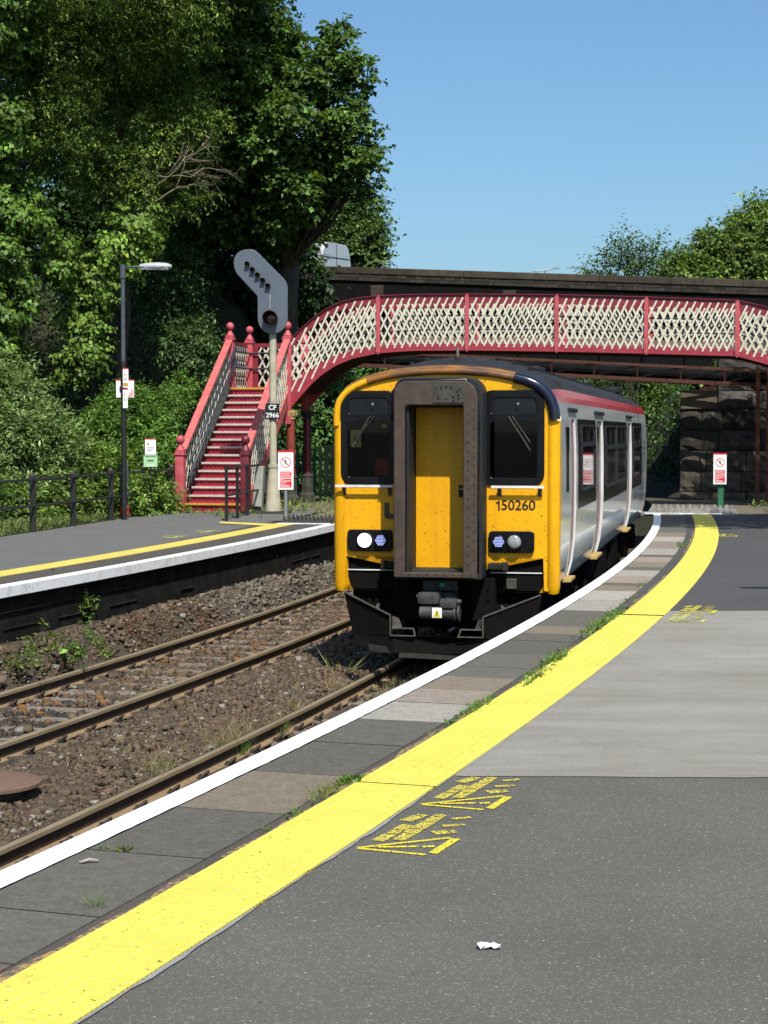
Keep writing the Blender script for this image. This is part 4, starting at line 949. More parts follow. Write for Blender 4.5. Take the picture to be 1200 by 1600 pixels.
# rusty truss on lattice legs behind the footbridge
TT = thing('pipe_truss', 'rusty brown lattice girder on angle iron legs below the footbridge', 'truss bridge', (-2.41, 45, 0), -R(12))
tzt = lambda t: 3.62 - .057 * (t - 7.2) + .0; tzb = lambda t: tzt(t) - .36
N0 = 3.6
for nm, f in (('top_boom', tzt), ('bottom_boom', tzb)):
    for n in (N0, N0 + 1.1): mb = MB(); mb.bar((.5, n, f(.5)), (12.6, n, f(12.6)), .09, .075); mb.build(nm, M['rust'], TT)
for n in (N0, N0 + 1.1):
  for k in range(11):
        mb = MB(); mb2 = MB()
        a, b = .6 + k * 1.12, .6 + (k + 1) * 1.12
        mb.bar((a, n, tzb(a)), (a, n, tzt(a)), .05, .05, up=(0, 1, 0)); mb2.bar((a, n, tzb(a) + .02), (b, n, tzt(b) - .02), .04, .05, up=(0, 1, 0))
        mb.build('upright', M['rust_dark'], TT); mb2.build('diagonal_brace', M['girder'], TT)  # uprights and braces in a darker steel than the booms
mb = MB(); mb.tube([(.4, N0 + .55, tzt(.4) - .16), (12.8, N0 + .55, tzt(12.8) - .16)], .16, 12); mb.build('pipe', M['girder'], TT)
for t, n in ((11.52, N0 - .1), (11.78, N0 - .1), (12.9, N0 - .1), (11.52, N0 + 1.15), (12.9, N0 + 1.15)):
    mb = MB(); mb.bar((t, n, -.1), (t, n, 3.46), .10, .012, up=(0, 1, 0)); mb.bar((t + .05, n + .05, -.1), (t + .05, n + .05, 3.46), .012, .10, up=(0, 1, 0)); mb.build('leg', M['rust_leg'], TT)
mb = MB()
for k, z in enumerate((.0, .75, 1.55, 2.35)):
    mb.bar((11.8, N0 - .1, z), (12.88, N0 - .1, z + .78), .06, .02, up=(0, 1, 0)); mb.bar((12.88, N0 - .08, z), (11.8, N0 - .08, z + .78), .06, .02, up=(0, 1, 0)); mb.bar((11.75, N0 - .1, z + .78), (12.9, N0 - .1, z + .78), .07, .03, up=(0, 1, 0))
mb.build('leg_bracing', M['rust'], TT)
# ---------------------------------------------------------------- road bridge
RB = thing('road_bridge', 'dark sooty road bridge with stone capped parapet crossing behind the footbridge', 'road bridge', (-2.34, 60, 0), -math.atan2(6, 13.86))
pz = lambda u: 7.32 - .065 * u
mb = MB(); u = -10.0; rr = random.Random(5)
while u < 24:
    L = rr.uniform(1.0, 1.7); k = rr.uniform(.75, 1.25); mb.col = (.075*k, .062*k, .045*k)
    mb.box((u + L/2, .22, pz(u + L/2) - .11), (L - .012, .50 + rr.uniform(0, .02), .215), Matrix.Rotation(.065, 3, 'Y'), .02); u += L
mb.build('coping_stone', M['coping_dark'], RB)
mb = MB()
for r in range(2):
    u = -10.0 + .2 * r
    while u < 24:
        L = rr.choice((.34, .34, .17, .5)); k = rr.uniform(.6, 1.3); mb.col = (.052*k, .044*k, .036*k)
        mb.box((u + L/2, .22, pz(u + L/2) - .275 - .115 * r), (L - .012, .44 + rr.uniform(0, .015), .105), Matrix.Rotation(.065, 3, 'Y')); u += L
mb.build('brick_course', M['coping_dark'], RB)
mb = MB(); mb.cur = 0
U = np.linspace(-10, 24, 35)
for a, b in zip(U[:-1], U[1:]):
    for (n0, n1, za, zb2) in ((.06, .40, -.455, -1.3), (.16, .2, -1.3, -3.25)):
        v = [(a, n0, pz(a)+zb2), (b, n0, pz(b)+zb2), (b, n0, pz(b)+za), (a, n0, pz(a)+za)]; mb.add(v, [(0, 1, 2, 3)])
    mb.add([(a, .06, pz(a)-1.3), (b, .06, pz(b)-1.3), (b, .16, pz(b)-1.3), (a, .16, pz(a)-1.3)], [(3, 2, 1, 0)])
mb.build('girder', M['girder'], RB)
mb = MB(); mb.box((7, .12, 6.9 - 3.24), (34, .34, .05), Matrix.Rotation(.065, 3, 'Y')); mb.box((7, .12, 6.9 - 1.42), (34, .30, .05), Matrix.Rotation(.065, 3, 'Y'))
for k in range(24): uu = -9 + 1.35 * k; mb.box((uu, .11, pz(uu) - 2.33), (.05, .12, 1.75))
mb.build('girder_flange', M['girder'], RB)
mb = MB(); mb.box((7, 4.7, 6.9 - 3.0), (34, 9.0, .3), Matrix.Rotation(.065, 3, 'Y')); mb.box((7, 4.7, 6.9 - 1.15), (34, 8.6, .2), Matrix.Rotation(.065, 3, 'Y')); mb.build('deck', M['girder'], RB)
mb = MB(); mb.box((7, 9.3, 6.9 - .75), (34, .4, 1.2), Matrix.Rotation(.065, 3, 'Y')); mb.build('rear_parapet', M['girder'], RB)
for uu in (2.3, 6.9):
    mb = MB()
    for r in range(6): k = rr.uniform(.7, 1.2); mb.col = (.075*k, .055*k, .045*k); mb.box((uu, .02, pz(uu) - .62 - .09 * r), (.42, .12, .086))
    mb.build('pilaster', M['coping_dark'], RB)
AB = thing('brick_abutment', 'dark red brick bridge abutment half hidden by trees left of the footbridge arch', 'bridge abutment', (-4.9, 58.6, 0), -math.atan2(6, 13.86))
mb = MB()
for r in range(62):
    u = -4.0 + (.12 if r % 2 else 0)
    while u < 2.75:
        k = rr.uniform(.5, 1.25); red = rr.random() < .35; mb.col = (.105*k, .042*k, .03*k) if red else (.05*k, .036*k, .03*k)
        mb.box((u + .12, -.0 - rr.uniform(0, .012), -.4 + r * .095), (.225, .2, .083)); u += .24
mb.build('brickwork', M['coping_dark'], AB)
mb = MB(); mb.box((-.6, 1.2, 2.4), (6.7, 2.2, 5.7)); mb.build('core', M['girder'], AB)
# stone abutment on the right
SA = thing('stone_abutment', 'rough dark stone bridge abutment behind the right hand end of the platform', 'bridge abutment', (7.93, 48.05, 0), -R(9))
rr = random.Random(9); mb = MB(); z = -.35
def blockrow(z0, h, u0, u1, n0, lo=.5, hi=1.15, tone=(.075, .066, .055), d=.6):
    u = u0
    while u < u1 - .05:
        L = min(rr.uniform(lo, hi), u1 - u); k = rr.uniform(.6, 1.35); mb.col = tuple(q*k for q in tone)
        bm = bmesh.new(); bmesh.ops.create_cube(bm, size=1); bmesh.ops.subdivide_edges(bm, edges=list(bm.edges), cuts=3, use_grid_fill=True)
        for v in bm.verts:
            e = (1 - abs(v.co.x*2)**4) * (1 - abs(v.co.z*2)**4)
            v.co = Vector((v.co.x*(L-.02) + u + L/2, v.co.y*d + n0 + d/2 - (e*rr.uniform(.02, .13) if v.co.y < -.4 else 0), v.co.z*(h-.02) + z0 + h/2))
        bm.verts.index_update(); mb.add([v.co.copy() for v in bm.verts], [[v.index for v in f.verts] for f in bm.faces]); bm.free(); u += L
for r in range(5): blockrow(z, .55, 0, 6.5, 0, tone=(.125,.103,.082) if r < 3 else (.06,.054,.047)); z += .55  # upper rows darker, the footbridge shadow is put into the stone tone
for r in range(4): blockrow(z + .5 * r, .5, 1.0, 6.5, .15, tone=(.07,.066,.06))
mb.build('masonry', M['stone_dark'], SA)
mb = MB(); mb.box((3.3, 2.2, .9), (6.3, 3.4, 3.1)); mb.box((3.9, 2.2, 3.2), (5.4, 3.2, 2.4)); mb.build('core', M['girder'], SA)
mb = MB(); mb.col = (.15, .125, .09); mb.box((.49, .32, z + .26), (.96, .8, .50), None, .03); mb.build('bed_stone', M['stone_dark'], SA)
mb = MB(); mb.box((.75, .5, z + .56), (.5, .5, .10)); mb.box((.85, .45, z + .75), (.12, .3, .3)); mb.build('bearing', M['rust_dark'], SA)

# ---------------------------------------------------------------- signal
SG = thing('railway_signal', 'grey colour light signal with slanted row of lamps on a cream post', 'signal', (-2.46, 39.8, 0), -R(3))
sc_ = FOC / 39.8
sx = lambda X: (360 + X / 10 - 428) / sc_; sz = lambda Y: EYE + (HOR - (380 + Y / 10)) / sc_
ol = [(90,330),(97,270),(118,218),(165,168),(215,143),(270,131),(330,128),(385,134),(425,152),(460,180),(840,560),(880,605),(905,650),(918,720),(916,1190),(905,1255),(880,1315),(840,1362),(790,1395),(735,1415),(680,1423),(620,1414),(560,1388),(515,1345),(480,1285),(463,1220),(460,1150),(460,860),(450,832),(430,810),(150,510),(118,460),(97,400)]
plate('backplate', [(sx(a), sz(b)) for a, b in ol[::-1]], [], .05, M['signal_grey'], SG, .008, T((0, -.12, 0)))
mb = MB(); mb.tube([(0, 0, .02), (0, 0, 1.05)], [.185, .10], 20); mb.tube([(0, 0, 1.05), (0, 0, 4.05)], .082, 16); mb.tube([(0, 0, 1.02), (0, 0, 1.10)], .12, 16); mb.build('post', M['stonecol'], SG, True, ang=30)
mb = MB(); mb.box((0, 0, .03), (.75, .5, .05)); mb.box((-.3, -.1, -.02), (.1, .1, .1)); mb.box((.3, -.1, -.02), (.1, .1, .1)); mb.build('base_plate', M['plinth'], SG)
mb = MB(); mb.box((0, .12, 4.35), (.34, .3, .6)); mb.box((-.25, .05, 5.1), (.6, .16, .5), Matrix.Rotation(R(45), 3, 'Y')); mb.build('lamp_housing', M['hood'], SG)
def hood(X, Y, r, d, lens):
    mb = MB(); n = 20; cx, cz = sx(X), sz(Y); vs = []; fs = []
    for k in range(n):
        a = 2*pi*k/n; dd = d * (.55 + .45 * (sin(a) + 1) / 2)
        for rad in (r, r - .008):
            for yy in (-.14, -.14 - dd): vs.append((cx + rad*cos(a), yy, cz + rad*sin(a)))
    for k in range(n):
        b, c = 4*k, 4*((k+1) % n); fs += [(b, c, c+1, b+1), (b+3, c+3, c+2, b+2), (b+1, c+1, c+3, b+3)]
    mb.add(vs, fs); h = mb.build('lamp_hood', M['hood'], SG, True, ang=40)
    mb = MB(); mb.lathe((0, 0, 0), [(r - .006, 0), (r - .006, .01), (r*.6, .03), (0, .035)], 18); q = mb.build('lens', M[lens], h, True); q.matrix_local = T((cx, -.146, cz)) @ Matrix.Rotation(pi/2, 4, 'X')
for X, Y in ((300,352),(380,440),(460,522),(540,605),(620,690)): hood(X, Y, .056, .15, 'hood')
hood(660, 1190, .165, .30, 'lens_red')
mb = MB()
for X, Y in ((505,462),(600,560),(650,588),(682,1000),(625,795)): mb.box((sx(X), -.15, sz(Y)), (.022, .014, .022), None, .004)
mb.box((sx(650), -.148, sz(930)), (.03, .008, .30)); mb.build('bolts', M['galv'], SG)
npl = MB(); npl.box((0, -.11, 2.265), (.315, .02, .345), None, .004); npo = npl.build('number_plate', M['black_ink'], SG)
text('plate_text', 'CF', .15, M['white_sign'], npo, T((0, -.123, 2.345)), .003); text('plate_text', '2966', .145, M['white_sign'], npo, T((0, -.123, 2.175)), .002)
t = thing('equipment_box', 'narrow grey metal cabinet leaning beside the cream signal post', 'cabinet', (-2.78, 39.9, 0), -R(8))
mb = MB(); mb.box((0, 0, .60), (.20, .22, .90), Matrix.Rotation(R(3), 3, 'Y'), .012); bx = mb.build('housing', M['galv2'], t)
mb = MB(); mb.tube([(-.04, 0, .17), (-.12, -.05, .05), (-.3, -.15, .03), (-.4, -.1, .02)], .02, 6); mb.build('cable', M['black_iron'], t)
mb = MB()
for z in (.3, .6, .9): mb.box((-.105, -.08, z), (.02, .03, .05))
mb.build('hinge', M['black_iron'], t)

# ---------------------------------------------------------------- signs
def sign_panel(parent, w, h, z0, red_top=.03, y=-.03):
    mb = MB(); mb.box((0, y, z0 + h/2), (w, .012, h), None, .003); p = mb.build('sign_panel', M['white_sign'], parent)
    if red_top: mb = MB(); mb.box((0, y + .002, z0 + h - red_top/2), (w + .004, .02, red_top)); mb.build('red_cap', M['red_sign'], p)
    return p
def trespass(x, y, z0, z1, w, rz, post, pr, square, label):
    t = thing('warning_sign', label, 'sign', (x, y, 0), rz, 'passengers must not pass signs')
    mb = MB()
    if square: mb.box((.03, .045, z0/2 + .1), (.14, .03, z0 + .5)); mb.box((-.035, .10, z0/2 + .1), (.02, .14, z0 + .5)); mb.box((.09, .10, z0/2 + .1), (.02, .14, z0 + .5))
    else: mb.tube([(.0, .01, -.05), (.0, .01, z1 - .1)], pr, 12)
    mb.build('post', M[post], t, ang=40)
    h = z1 - z0; p = sign_panel(t, w, h, z0, .035)
    cz = z0 + h * .70; r = w * .34; n = 28; yy = -.039
    mb = MB()
    for k in range(n):
        a, b = 2*pi*k/n, 2*pi*(k+1)/n
        mb.quad((r*cos(a), yy, cz + r*sin(a)), (r*cos(b), yy, cz + r*sin(b)), (r*.86*cos(b), yy, cz + r*.86*sin(b)), (r*.86*cos(a), yy, cz + r*.86*sin(a)))
    mb.bar((-r*.66, yy + .001, cz + r*.66), (r*.66, yy + .001, cz - r*.66), r*.14, .002, up=(0, 1, 0)); mb.build('prohibition_ring', M['red_sign'], p)
    mb = MB(); f = r * .62
    mb.lathe((0, yy, cz + f*.85), [(f*.16, -.001), (f*.16, .001)], 12) if 0 else mb.add([(f*.17*cos(2*pi*k/12), yy - .0005, cz + f*.86 + f*.17*sin(2*pi*k/12)) for k in range(12)], [tuple(range(12))])
    for a, b, wd in (((0, .62), (-.03, -.05), .26), ((-.02, 0), (-.28, -.5), .15), ((-.28, -.5), (-.42, -.95), .12), ((.0, 0), (.22, -.48), .15), ((.22, -.48), (.34, -.95), .12), ((.05, .55), (.36, .22), .11), ((.36, .22), (.5, .3), .09), ((-.06, .55), (-.36, .18), .11), ((-.36, .18), (-.44, -.02), .09)):
        mb.bar((f*a[0], yy - .0006, cz + f*a[1]), (f*b[0], yy - .0006, cz + f*b[1]), f*wd, .001, up=(0, 1, 0))
    mb.build('walking_figure', M['black_ink'], p)
    mb = MB(); mb.quad((-w*.38, yy, z0 + h*.31), (w*.38, yy, z0 + h*.31), (w*.38, yy, z0 + h*.47), (-w*.38, yy, z0 + h*.47)); mb.quad((-w*.38, yy, z0 + h*.055), (w*.38, yy, z0 + h*.055), (w*.38, yy, z0 + h*.285), (-w*.38, yy, z0 + h*.285)); mb.build('red_field', M['red_sign'], p)
    mb = MB(); rr = random.Random(3)
    for fz, L in ((.455, .7), (.425, .6), (.40, .55), (.37, .66), (.34, .7), (.265, .25), (.24, .62), (.21, .62), (.185, .36), (.145, .25), (.12, .5), (.095, .6), (.075, .58)):
        x0 = -w*.36
        while x0 < -w*.36 + w*L:
            l = rr.uniform(.06, .16)*w; mb.quad((x0, yy - .001, z0 + h*fz - .004), (x0 + l*.85, yy - .001, z0 + h*fz - .004), (x0 + l*.85, yy - .001, z0 + h*fz + .004), (x0, yy - .001, z0 + h*fz + .004)); x0 += l
    mb.build('small_print', M['white_sign'], p); return t
trespass(-1.945, 35.47, .672, 1.445, .305, R(3), 'galv', .035, False, 'white and red no walking sign on a grey tube post at the left platform end')
trespass(7.76, 41.4, .60, 1.32, .30, -R(8), 'green_paint', .05, True, 'white and red no walking sign on a green post before the stone abutment')
def small_sign(name, label, x, y, z0, w, h, rz, kind):
    t = thing(name, label, 'sign', (x, y, 0), rz, 'signs fixed to the platform lamp post')
    p = sign_panel(t, w, h, z0, .022, 0)
    yy = -.008; mb = MB()
    if kind == 'stop':
        mb.bar((-w*.28, yy, z0 + h*.30), (-w*.28, yy, z0 + h*.60), .022, .002, up=(0, 1, 0)); mb.bar((-w*.28, yy, z0 + h*.31), (-w*.12, yy, z0 + h*.31), .022, .002, up=(0, 1, 0)); mb.bar((-w*.28, yy, z0 + h*.59), (-w*.14, yy, z0 + h*.59), .022, .002, up=(0, 1, 0)); mb.build('letter', M['black_ink'], p)
        mb = MB()
        for k in range(6): mb.bar((w*.46 - .0 - k*.022, yy, z0 + .012), (w*.47, yy, z0 + .012 + k*.035 + .01), .009, .002, up=(0, 1, 0))
        mb.build('red_hatching', M['red_sign'], p)
    else:
        mb.add([(-w*.30, yy, z0 + h*.60), (w*.02, yy, z0 + h*.60), (-w*.14, yy, z0 + h*.82)], [(0, 1, 2)]); q = mb.build('warning_triangle', M['amber'], p)
        mb = MB()
        for f, L in ((.48, .7), (.43, .6), (.38, .66)): mb.bar((-w*.36, yy, z0 + h*f), (-w*.36 + w*L, yy, z0 + h*f), .006, .002, up=(0, 1, 0))
        mb.bar((w*.25, yy, z0 + h*.58), (w*.25, yy, z0 + h*.84), .007, .002, up=(0, 1, 0)); mb.build('small_print', M['galv'], p)
        if kind == 'amber': mb = MB(); mb.box((0, yy, z0 + h*.16), (w*.86, .004, h*.16)); mb.build('amber_field', M['amber'], p)
    return t
# ---------------------------------------------------------------- lamp posts
def lamp(x, y, rz, label):
    t = thing('lamp_post', label, 'lamp post', (x, y, 0), rz, 'platform lamp posts')
    mb = MB(); mb.tube([(0, 0, -.05), (0, 0, 3.26)], .055, 14); mb.build('lower_column', M['black_iron'], t, True, ang=40)
    mb = MB(); mb.tube([(0, 0, 3.26), (0, 0, 4.98)], .044, 14); mb.tube([(0, 0, 4.96), (0, 0, 5.24)], .058, 14); mb.build('upper_column', M['lamp_grey'], t, True, ang=40)
    mb = MB(); mb.tube([(.04, 0, 5.18), (.40, 0, 5.205)], .02, 8); mb.build('bracket_arm', M['lamp_grey'], t, True)
    mb = MB(); vs = []; n = 12; prof = [(.34, .05, .03), (.36, .075, .05), (.55, .10, .075), (.75, .11, .08), (.92, .095, .065), (1.0, .06, .035), (1.01, .01, .005)]
    for x_, hw, hh in prof:
        for k in range(n):
            a = 2*pi*k/n; vs.append((x_, hw*cos(a), 5.20 + (hh*1.1*sin(a) if sin(a) > 0 else hh*.9*sin(a))))
    mb.add(vs, [(i*n+k, (i+1)*n+k, (i+1)*n+(k+1)%n, i*n+(k+1)%n) for i in range(len(prof)-1) for k in range(n)] + [tuple(range(n))]); ln = mb.build('lantern', M['lantern'], t, True)
    mb = MB(); mb.box((.66, 0, 5.145), (.56, .15, .03), None, .01); mb.box((.48, -.09, 5.165), (.04, .03, .03)); mb.box((.90, -.08, 5.165), (.04, .03, .03)); mb.build('diffuser', M['lens'], ln)
    return t
LP = lamp(-5.36, 36.95, 0, 'slim black and grey lamp post with hooded lantern on the opposite platform')
lamp(5.97, 17.05, pi, 'lamp post on the near platform whose lantern shadow lies on the dark asphalt')
small_sign('safety_sign', 'narrow white caution sign with amber box, uppermost on the lamp post', -5.30, 36.85, 2.72, .115, .40, -R(4), 'amber')
small_sign('stop_sign', 'square white sign with black bracket and red hatched corner behind the lamp post', -5.34, 37.04, 2.52, .37, .37, R(0), 'stop')
small_sign('safety_sign', 'smaller narrow white caution sign below the amber one on the lamp post', -5.31, 36.86, 2.30, .10, .40, -R(4), 'tri')
t = thing('service_post', 'stout grey post with red base band standing just behind the lamp post', 'post', (-5.45, 37.6, 0))
mb = MB(); mb.lathe((0, 0, 0), [(.09, -.1), (.09, .95), (.085, 1.12), (.06, 1.16), (.06, 1.2)], 16); mb.build('column', M['lamp_grey'], t, True, ang=40)
mb = MB(); mb.tube([(0, 0, .08), (0, 0, .26)], .093, 16); mb.build('red_band', M['red_sign'], t, True, ang=40)
t = thing('notice_post', 'short black post with a white notice above a pale green one by the fence', 'notice board', (-5.04, 38.7, 0), R(2))
mb = MB(); mb.tube([(0, .03, -.1), (0, .03, 1.6)], .028, 8); mb.build('post', M['black_iron'], t)
p = sign_panel(t, .235, .345, 1.32, .02, 0)
mb = MB(); mb.add([(-.08, -.008, 1.53), (-.02, -.008, 1.53), (-.05, -.008, 1.60)], [(0, 1, 2)]); mb.build('warning_triangle', M['amber'], p)
mb = MB()
for z in (1.48, 1.46, 1.43, 1.41, 1.38): mb.bar((-.08, -.008, z), (random.uniform(.04, .09), -.008, z), .006, .002, up=(0, 1, 0))
mb.build('small_print', M['galv'], p)
mb = MB(); mb.box((.0, 0, 1.18), (.30, .012, .25), None, .003); g = mb.build('green_panel', M['green_sign'], t)
mb = MB()
for z, L, q in ((1.28, .24, .016), (1.20, .14, .02), (1.18, .13, .012)): mb.bar((-L/2, -.008, z), (L/2, -.008, z), q, .002, up=(0, 1, 0))
mb.build('lettering', M['fence_olive'], g)
mb = MB(); mb.bar((-.07, -.008, 1.09), (.07, -.008, 1.09), .02, .002, up=(0, 1, 0)); mb.build('white_strip', M['white_sign'], g)
# ---------------------------------------------------------------- fences
def Yat(px, o):
    lo, hi = 5.0, 60.0
    for _ in range(50):
        m = (lo + hi) / 2
        if oY(o, m)[0] / m < (px - 600) / FOC: lo = m
        else: hi = m
    return m
FN = thing('post_and_rail_fence', 'black post and rail fence along the back of the opposite platform', 'fence', (0, 0, 0))
fp = [oY(-11.0, Yat(px, -11.0)) for px in (-175, -100, -30, 51, 114, 173, 224)] + [(-4.80, 40.5)]
for i, (x, y) in enumerate(fp):
    mb = MB(); mb.box((x, y, .44), (.105, .105, 1.18), RZ(head(y)*-1).to_3x3() if 0 else None, .012); mb.add([(x-.05, y-.05, 1.03), (x+.05, y-.05, 1.03), (x+.05, y+.05, 1.03), (x-.05, y+.05, 1.03), (x, y, 1.09)], [(0,1,4),(1,2,4),(2,3,4),(3,0,4)]); mb.build('post', M['black_iron'], FN)
for z in (.48, .955):
    mb = MB()
    for (x, y), (x2, y2) in zip(fp[:-1], fp[1:]): mb.tube([(x + .04, y - .06, z), (x2 + .04, y2 - .06, z)], .026, 8)
    mb.build('rail', M['black_iron'], FN)
GR = thing('guard_railing', 'short black tubular guard railing at the foot of the red stairs', 'railing', (0, 0, 0))
gp = [atz(354, 814), atz(371, 810), atz(386.5, 805.5), atz(404, 802)]
for p in gp: mb = MB(); mb.tube([(p.x, p.y, -.05), (p.x, p.y, 1.08)], .034, 10); mb.tube([(p.x, p.y, 1.04), (p.x, p.y, 1.11)], .042, 10); mb.build('post', M['black_iron'], GR)
for z in (.52, 1.07):
    mb = MB(); mb.tube([(p.x, p.y, z + .0) for p in gp], .026, 8); mb.build('rail', M['black_iron'], GR)
PF = thing('palisade_fence', 'green steel palisade fence and gate behind the footbridge columns', 'fence', (-3.4, 48.2, 0), -R(4))
for k in range(26):
    x = k * .155; mb = MB(); h = 1.42 if k % 9 else 1.46; mat = 'fence_green' if (k < 11 or k % 5 == 0) else 'fence_olive'
    if 12 <= k <= 13: mb.box((x, 0, .63), (.12, .10, 1.65)); 
    else:
        mb.box((x, -.04, .60), (.075, .02, 1.5)); mb.add([(x-.0375, -.05, 1.35), (x+.0375, -.05, 1.35), (x+.0375, -.03, 1.35), (x-.0375, -.03, 1.35), (x, -.04, 1.45)], [(0,1,4),(1,2,4),(2,3,4),(3,0,4)])
    mb.build('pale', M[mat], PF)
mb = MB(); mb.box((1.9, 0, .12), (4.1, .05, .06)); mb.box((1.9, 0, 1.05), (4.1, .05, .06)); mb.build('cross_rail', M['fence_green'], PF)
mb = MB(); mb.box((2.15, -.08, 1.0), (.30, .06, .12), None, .02); mb.box((2.3, -.08, .85), (.12, .08, .2), None, .02); mb.build('gate_lock', M['fence_green'], PF)
# anti trespass guards
t = thing('trespass_guard', 'black rubber toothed guard mat at the end of the left platform', 'trespass guard', (-1.55, 35.15, 0), -R(10))
mb = MB(); mb.box((0, .35, .012), (1.05, .8, .03)); 
for j in range(4):
    for i in range(12):
        x, y = -.46 + i * .083 + (.04 if j % 2 else 0), .08 + j * .2; h = .17 + random.uniform(-.02, .02)
        mb.add([(x-.05, y-.02, .02), (x+.05, y-.02, .02), (x+.05, y+.14, .02), (x-.05, y+.14, .02), (x, y+.13, h)], [(0,1,4),(1,2,4),(2,3,4),(3,0,4)])
mb.build('spike_mat', M['rubber'], t); mb = MB(); mb.box((0, -.06, .018), (1.05, .05, .02)); mb.build('edge_strip', M['white_old'], t)
t = thing('trespass_guard', 'grey pyramid toothed guard across the end of the near platform', 'trespass guard', (6.35, 39.5, 0), -R(10))
mb = MB(); mb.box((.3, .55, -.02), (2.0, 1.1, .05))
for j in range(3):
    for i in range(7):
        x, y = -.42 + i * .27 + (.12 if j % 2 else 0), .10 + j * .33; h = .20
        mb.add([(x-.13, y-.05, 0), (x+.13, y-.05, 0), (x+.13, y+.26, 0), (x-.13, y+.26, 0), (x, y+.1, h)], [(0,1,4),(1,2,4),(2,3,4),(3,0,4)])
mb.build('spike_row', M['guard_grey'], t); mb = MB(); mb.box((.25, -.05, .012), (1.7, .09, .03)); mb.build('edge_strip', M['white_old'], t)
# van on the road bridge
VN = thing('parked_van', 'silver van on the road bridge, only its upper rear showing above the parapet', 'van', (-1.72, 64.6, 6.30), -R(33))
def vsec(x, s, top): return [(x, y*s, z if z < 1 else 1 + (z - 1) * top) for y, z in ((-.98,.35),(-1.0,.9),(-.97,1.5),(-.90,1.95),(-.80,2.14),(-.66,2.25),(0,2.27),(.66,2.25),(.80,2.14),(.90,1.95),(.97,1.5),(1.0,.9),(.98,.35))]
vs = [vsec(.02, .93, .97), vsec(-.06, .985, .992), vsec(-.25, 1, 1), vsec(-3.2, 1, 1), vsec(-3.9, .96, .86), vsec(-4.6, .93, .42), vsec(-5.2, .9, .30), vsec(-5.3, .85, .2)]; n = 13
mb = MB(); mb.add([p for s_ in vs for p in s_], [(i*n+k, i*n+k+1, (i+1)*n+k+1, (i+1)*n+k) for i in range(len(vs)-1) for k in range(n-1)] + [tuple(range(n))[::-1], tuple(range((len(vs)-1)*n, len(vs)*n))])
vb = mb.build('body', M['silver'], VN, True, ang=32)
mb = MB(); mb.bar((.03, 0, .4), (.03, 0, 2.2), .014, .012, up=(0, 1, 0)); mb.bar((.032, -.82, 1.72), (.032, .80, 1.72), .02, .016); mb.build('door_seam', M['trim'], vb)
mb = MB(); mb.box((.03, -.45, 1.0), (.01, .7, .35), None, .04); mb.box((.03, .45, 1.0), (.01, .7, .35), None, .04); mb.build('rear_window', M['blind'], vb)
for x in (-.9, -4.2):
    for s_ in (-1, 1):
        mb = MB(); mb.tube([(x, s_*.78, .33), (x, s_*.98, .33)], .33, 18); mb.build('wheel', M['rubber'], VN)
t = thing('street_lamp', 'tiny twin armed street lamp showing over the road bridge parapet', 'street lamp', (8.5, 95, 0))
mb = MB(); mb.tube([(0, 0, 2), (0, 0, 10.25)], .05, 8); mb.build('pole', M['galv'], t)
mb = MB(); mb.tube([(-.45, 0, 10.22), (.1, 0, 10.27), (.55, 0, 10.38)], .035, 6); mb.box((-.5, 0, 10.2), (.3, .12, .06)); mb.box((.6, 0, 10.38), (.3, .12, .06)); mb.build('twin_arm', M['galv'], t)
# ---------------------------------------------------------------- sprayed warnings on the platform
G2 = lambda X, Y: atz(540 + X / 4, 1180 + Y / 4)
def stencil_lines():
    S_ = [((75,583),(655,520),.028,0), ((75,586),(500,627),.028,0), ((545,618),(690,525),.042,0), ((205,578),(455,575),.030,0), ((480,577),(555,573),.034,0),
          ((545,490),(690,480),.075,1), ((605,447),(748,438),.045,1), ((665,403),(800,390),.04,1), ((200,540),(390,440),.075,1), ((370,415),(490,375),.075,1), ((330,535),(600,375),.08,1)]
    return S_
def make_stencil(mat):
    mb = MB(); o0 = G2(75, 585); rr = random.Random(8)
    for a, b, wd, kind in stencil_lines():
        p, q = G2(*a) - o0, G2(*b) - o0; d = (q - p); L = d.length; d.normalize(); s = Vector((-d.y, d.x, 0))
        if kind == 0:
            mb.quad(p - s*wd/2, q - s*wd/2, q + s*wd/2, p + s*wd/2)
        else:                                  # rows of blurred sprayed words
            u = 0
            while u < L - .01:
                l = min(rr.uniform(.05, .16), L - u); k = rr.uniform(.75, 1)
                a_, b_ = p + d*u, p + d*(u + l); mb.cur = 1; wd2 = wd; mb.quad(a_ - s*wd*.5*k, b_ - s*wd*.5*k, b_ + s*wd*.5*k, a_ + s*wd*.5*k); u += l + rr.choice((.008, .012, .02))
    return mb, o0
mb, o0 = make_stencil('spray')
st = tag(mb.build('warning_stencil', [M['spray'], M['spray_text']]), 'yellow sprayed triangle warning nearest the camera beside the tactile strip', 'floor marking', 'sprayed warnings on the platforms'); st.location = (o0.x, o0.y, .004)
p2 = G2(475, 311); s2 = dup(st, (p2.x, p2.y, .004), None, 'yellow sprayed triangle warning touching the pale asphalt, second from the camera')
a0 = phi(o0.y)
for (px, py, z, lab) in ((1038, 971, .008, 'pale sprayed warning just before the dark asphalt begins'), (1058, 957, .012, 'sprayed yellow warning at the near edge of the far dark asphalt'), (1118, 838, .012, 'distant small sprayed warning close to the platform end shadow')):
    p = atz(px, py, z); c = dup(st, (p.x, p.y, z), phi(p.y) - a0, lab)
    if py == 971: c.data = c.data.copy(); c.data.materials[0] = c.data.materials[1] = M['spray_pale']; 
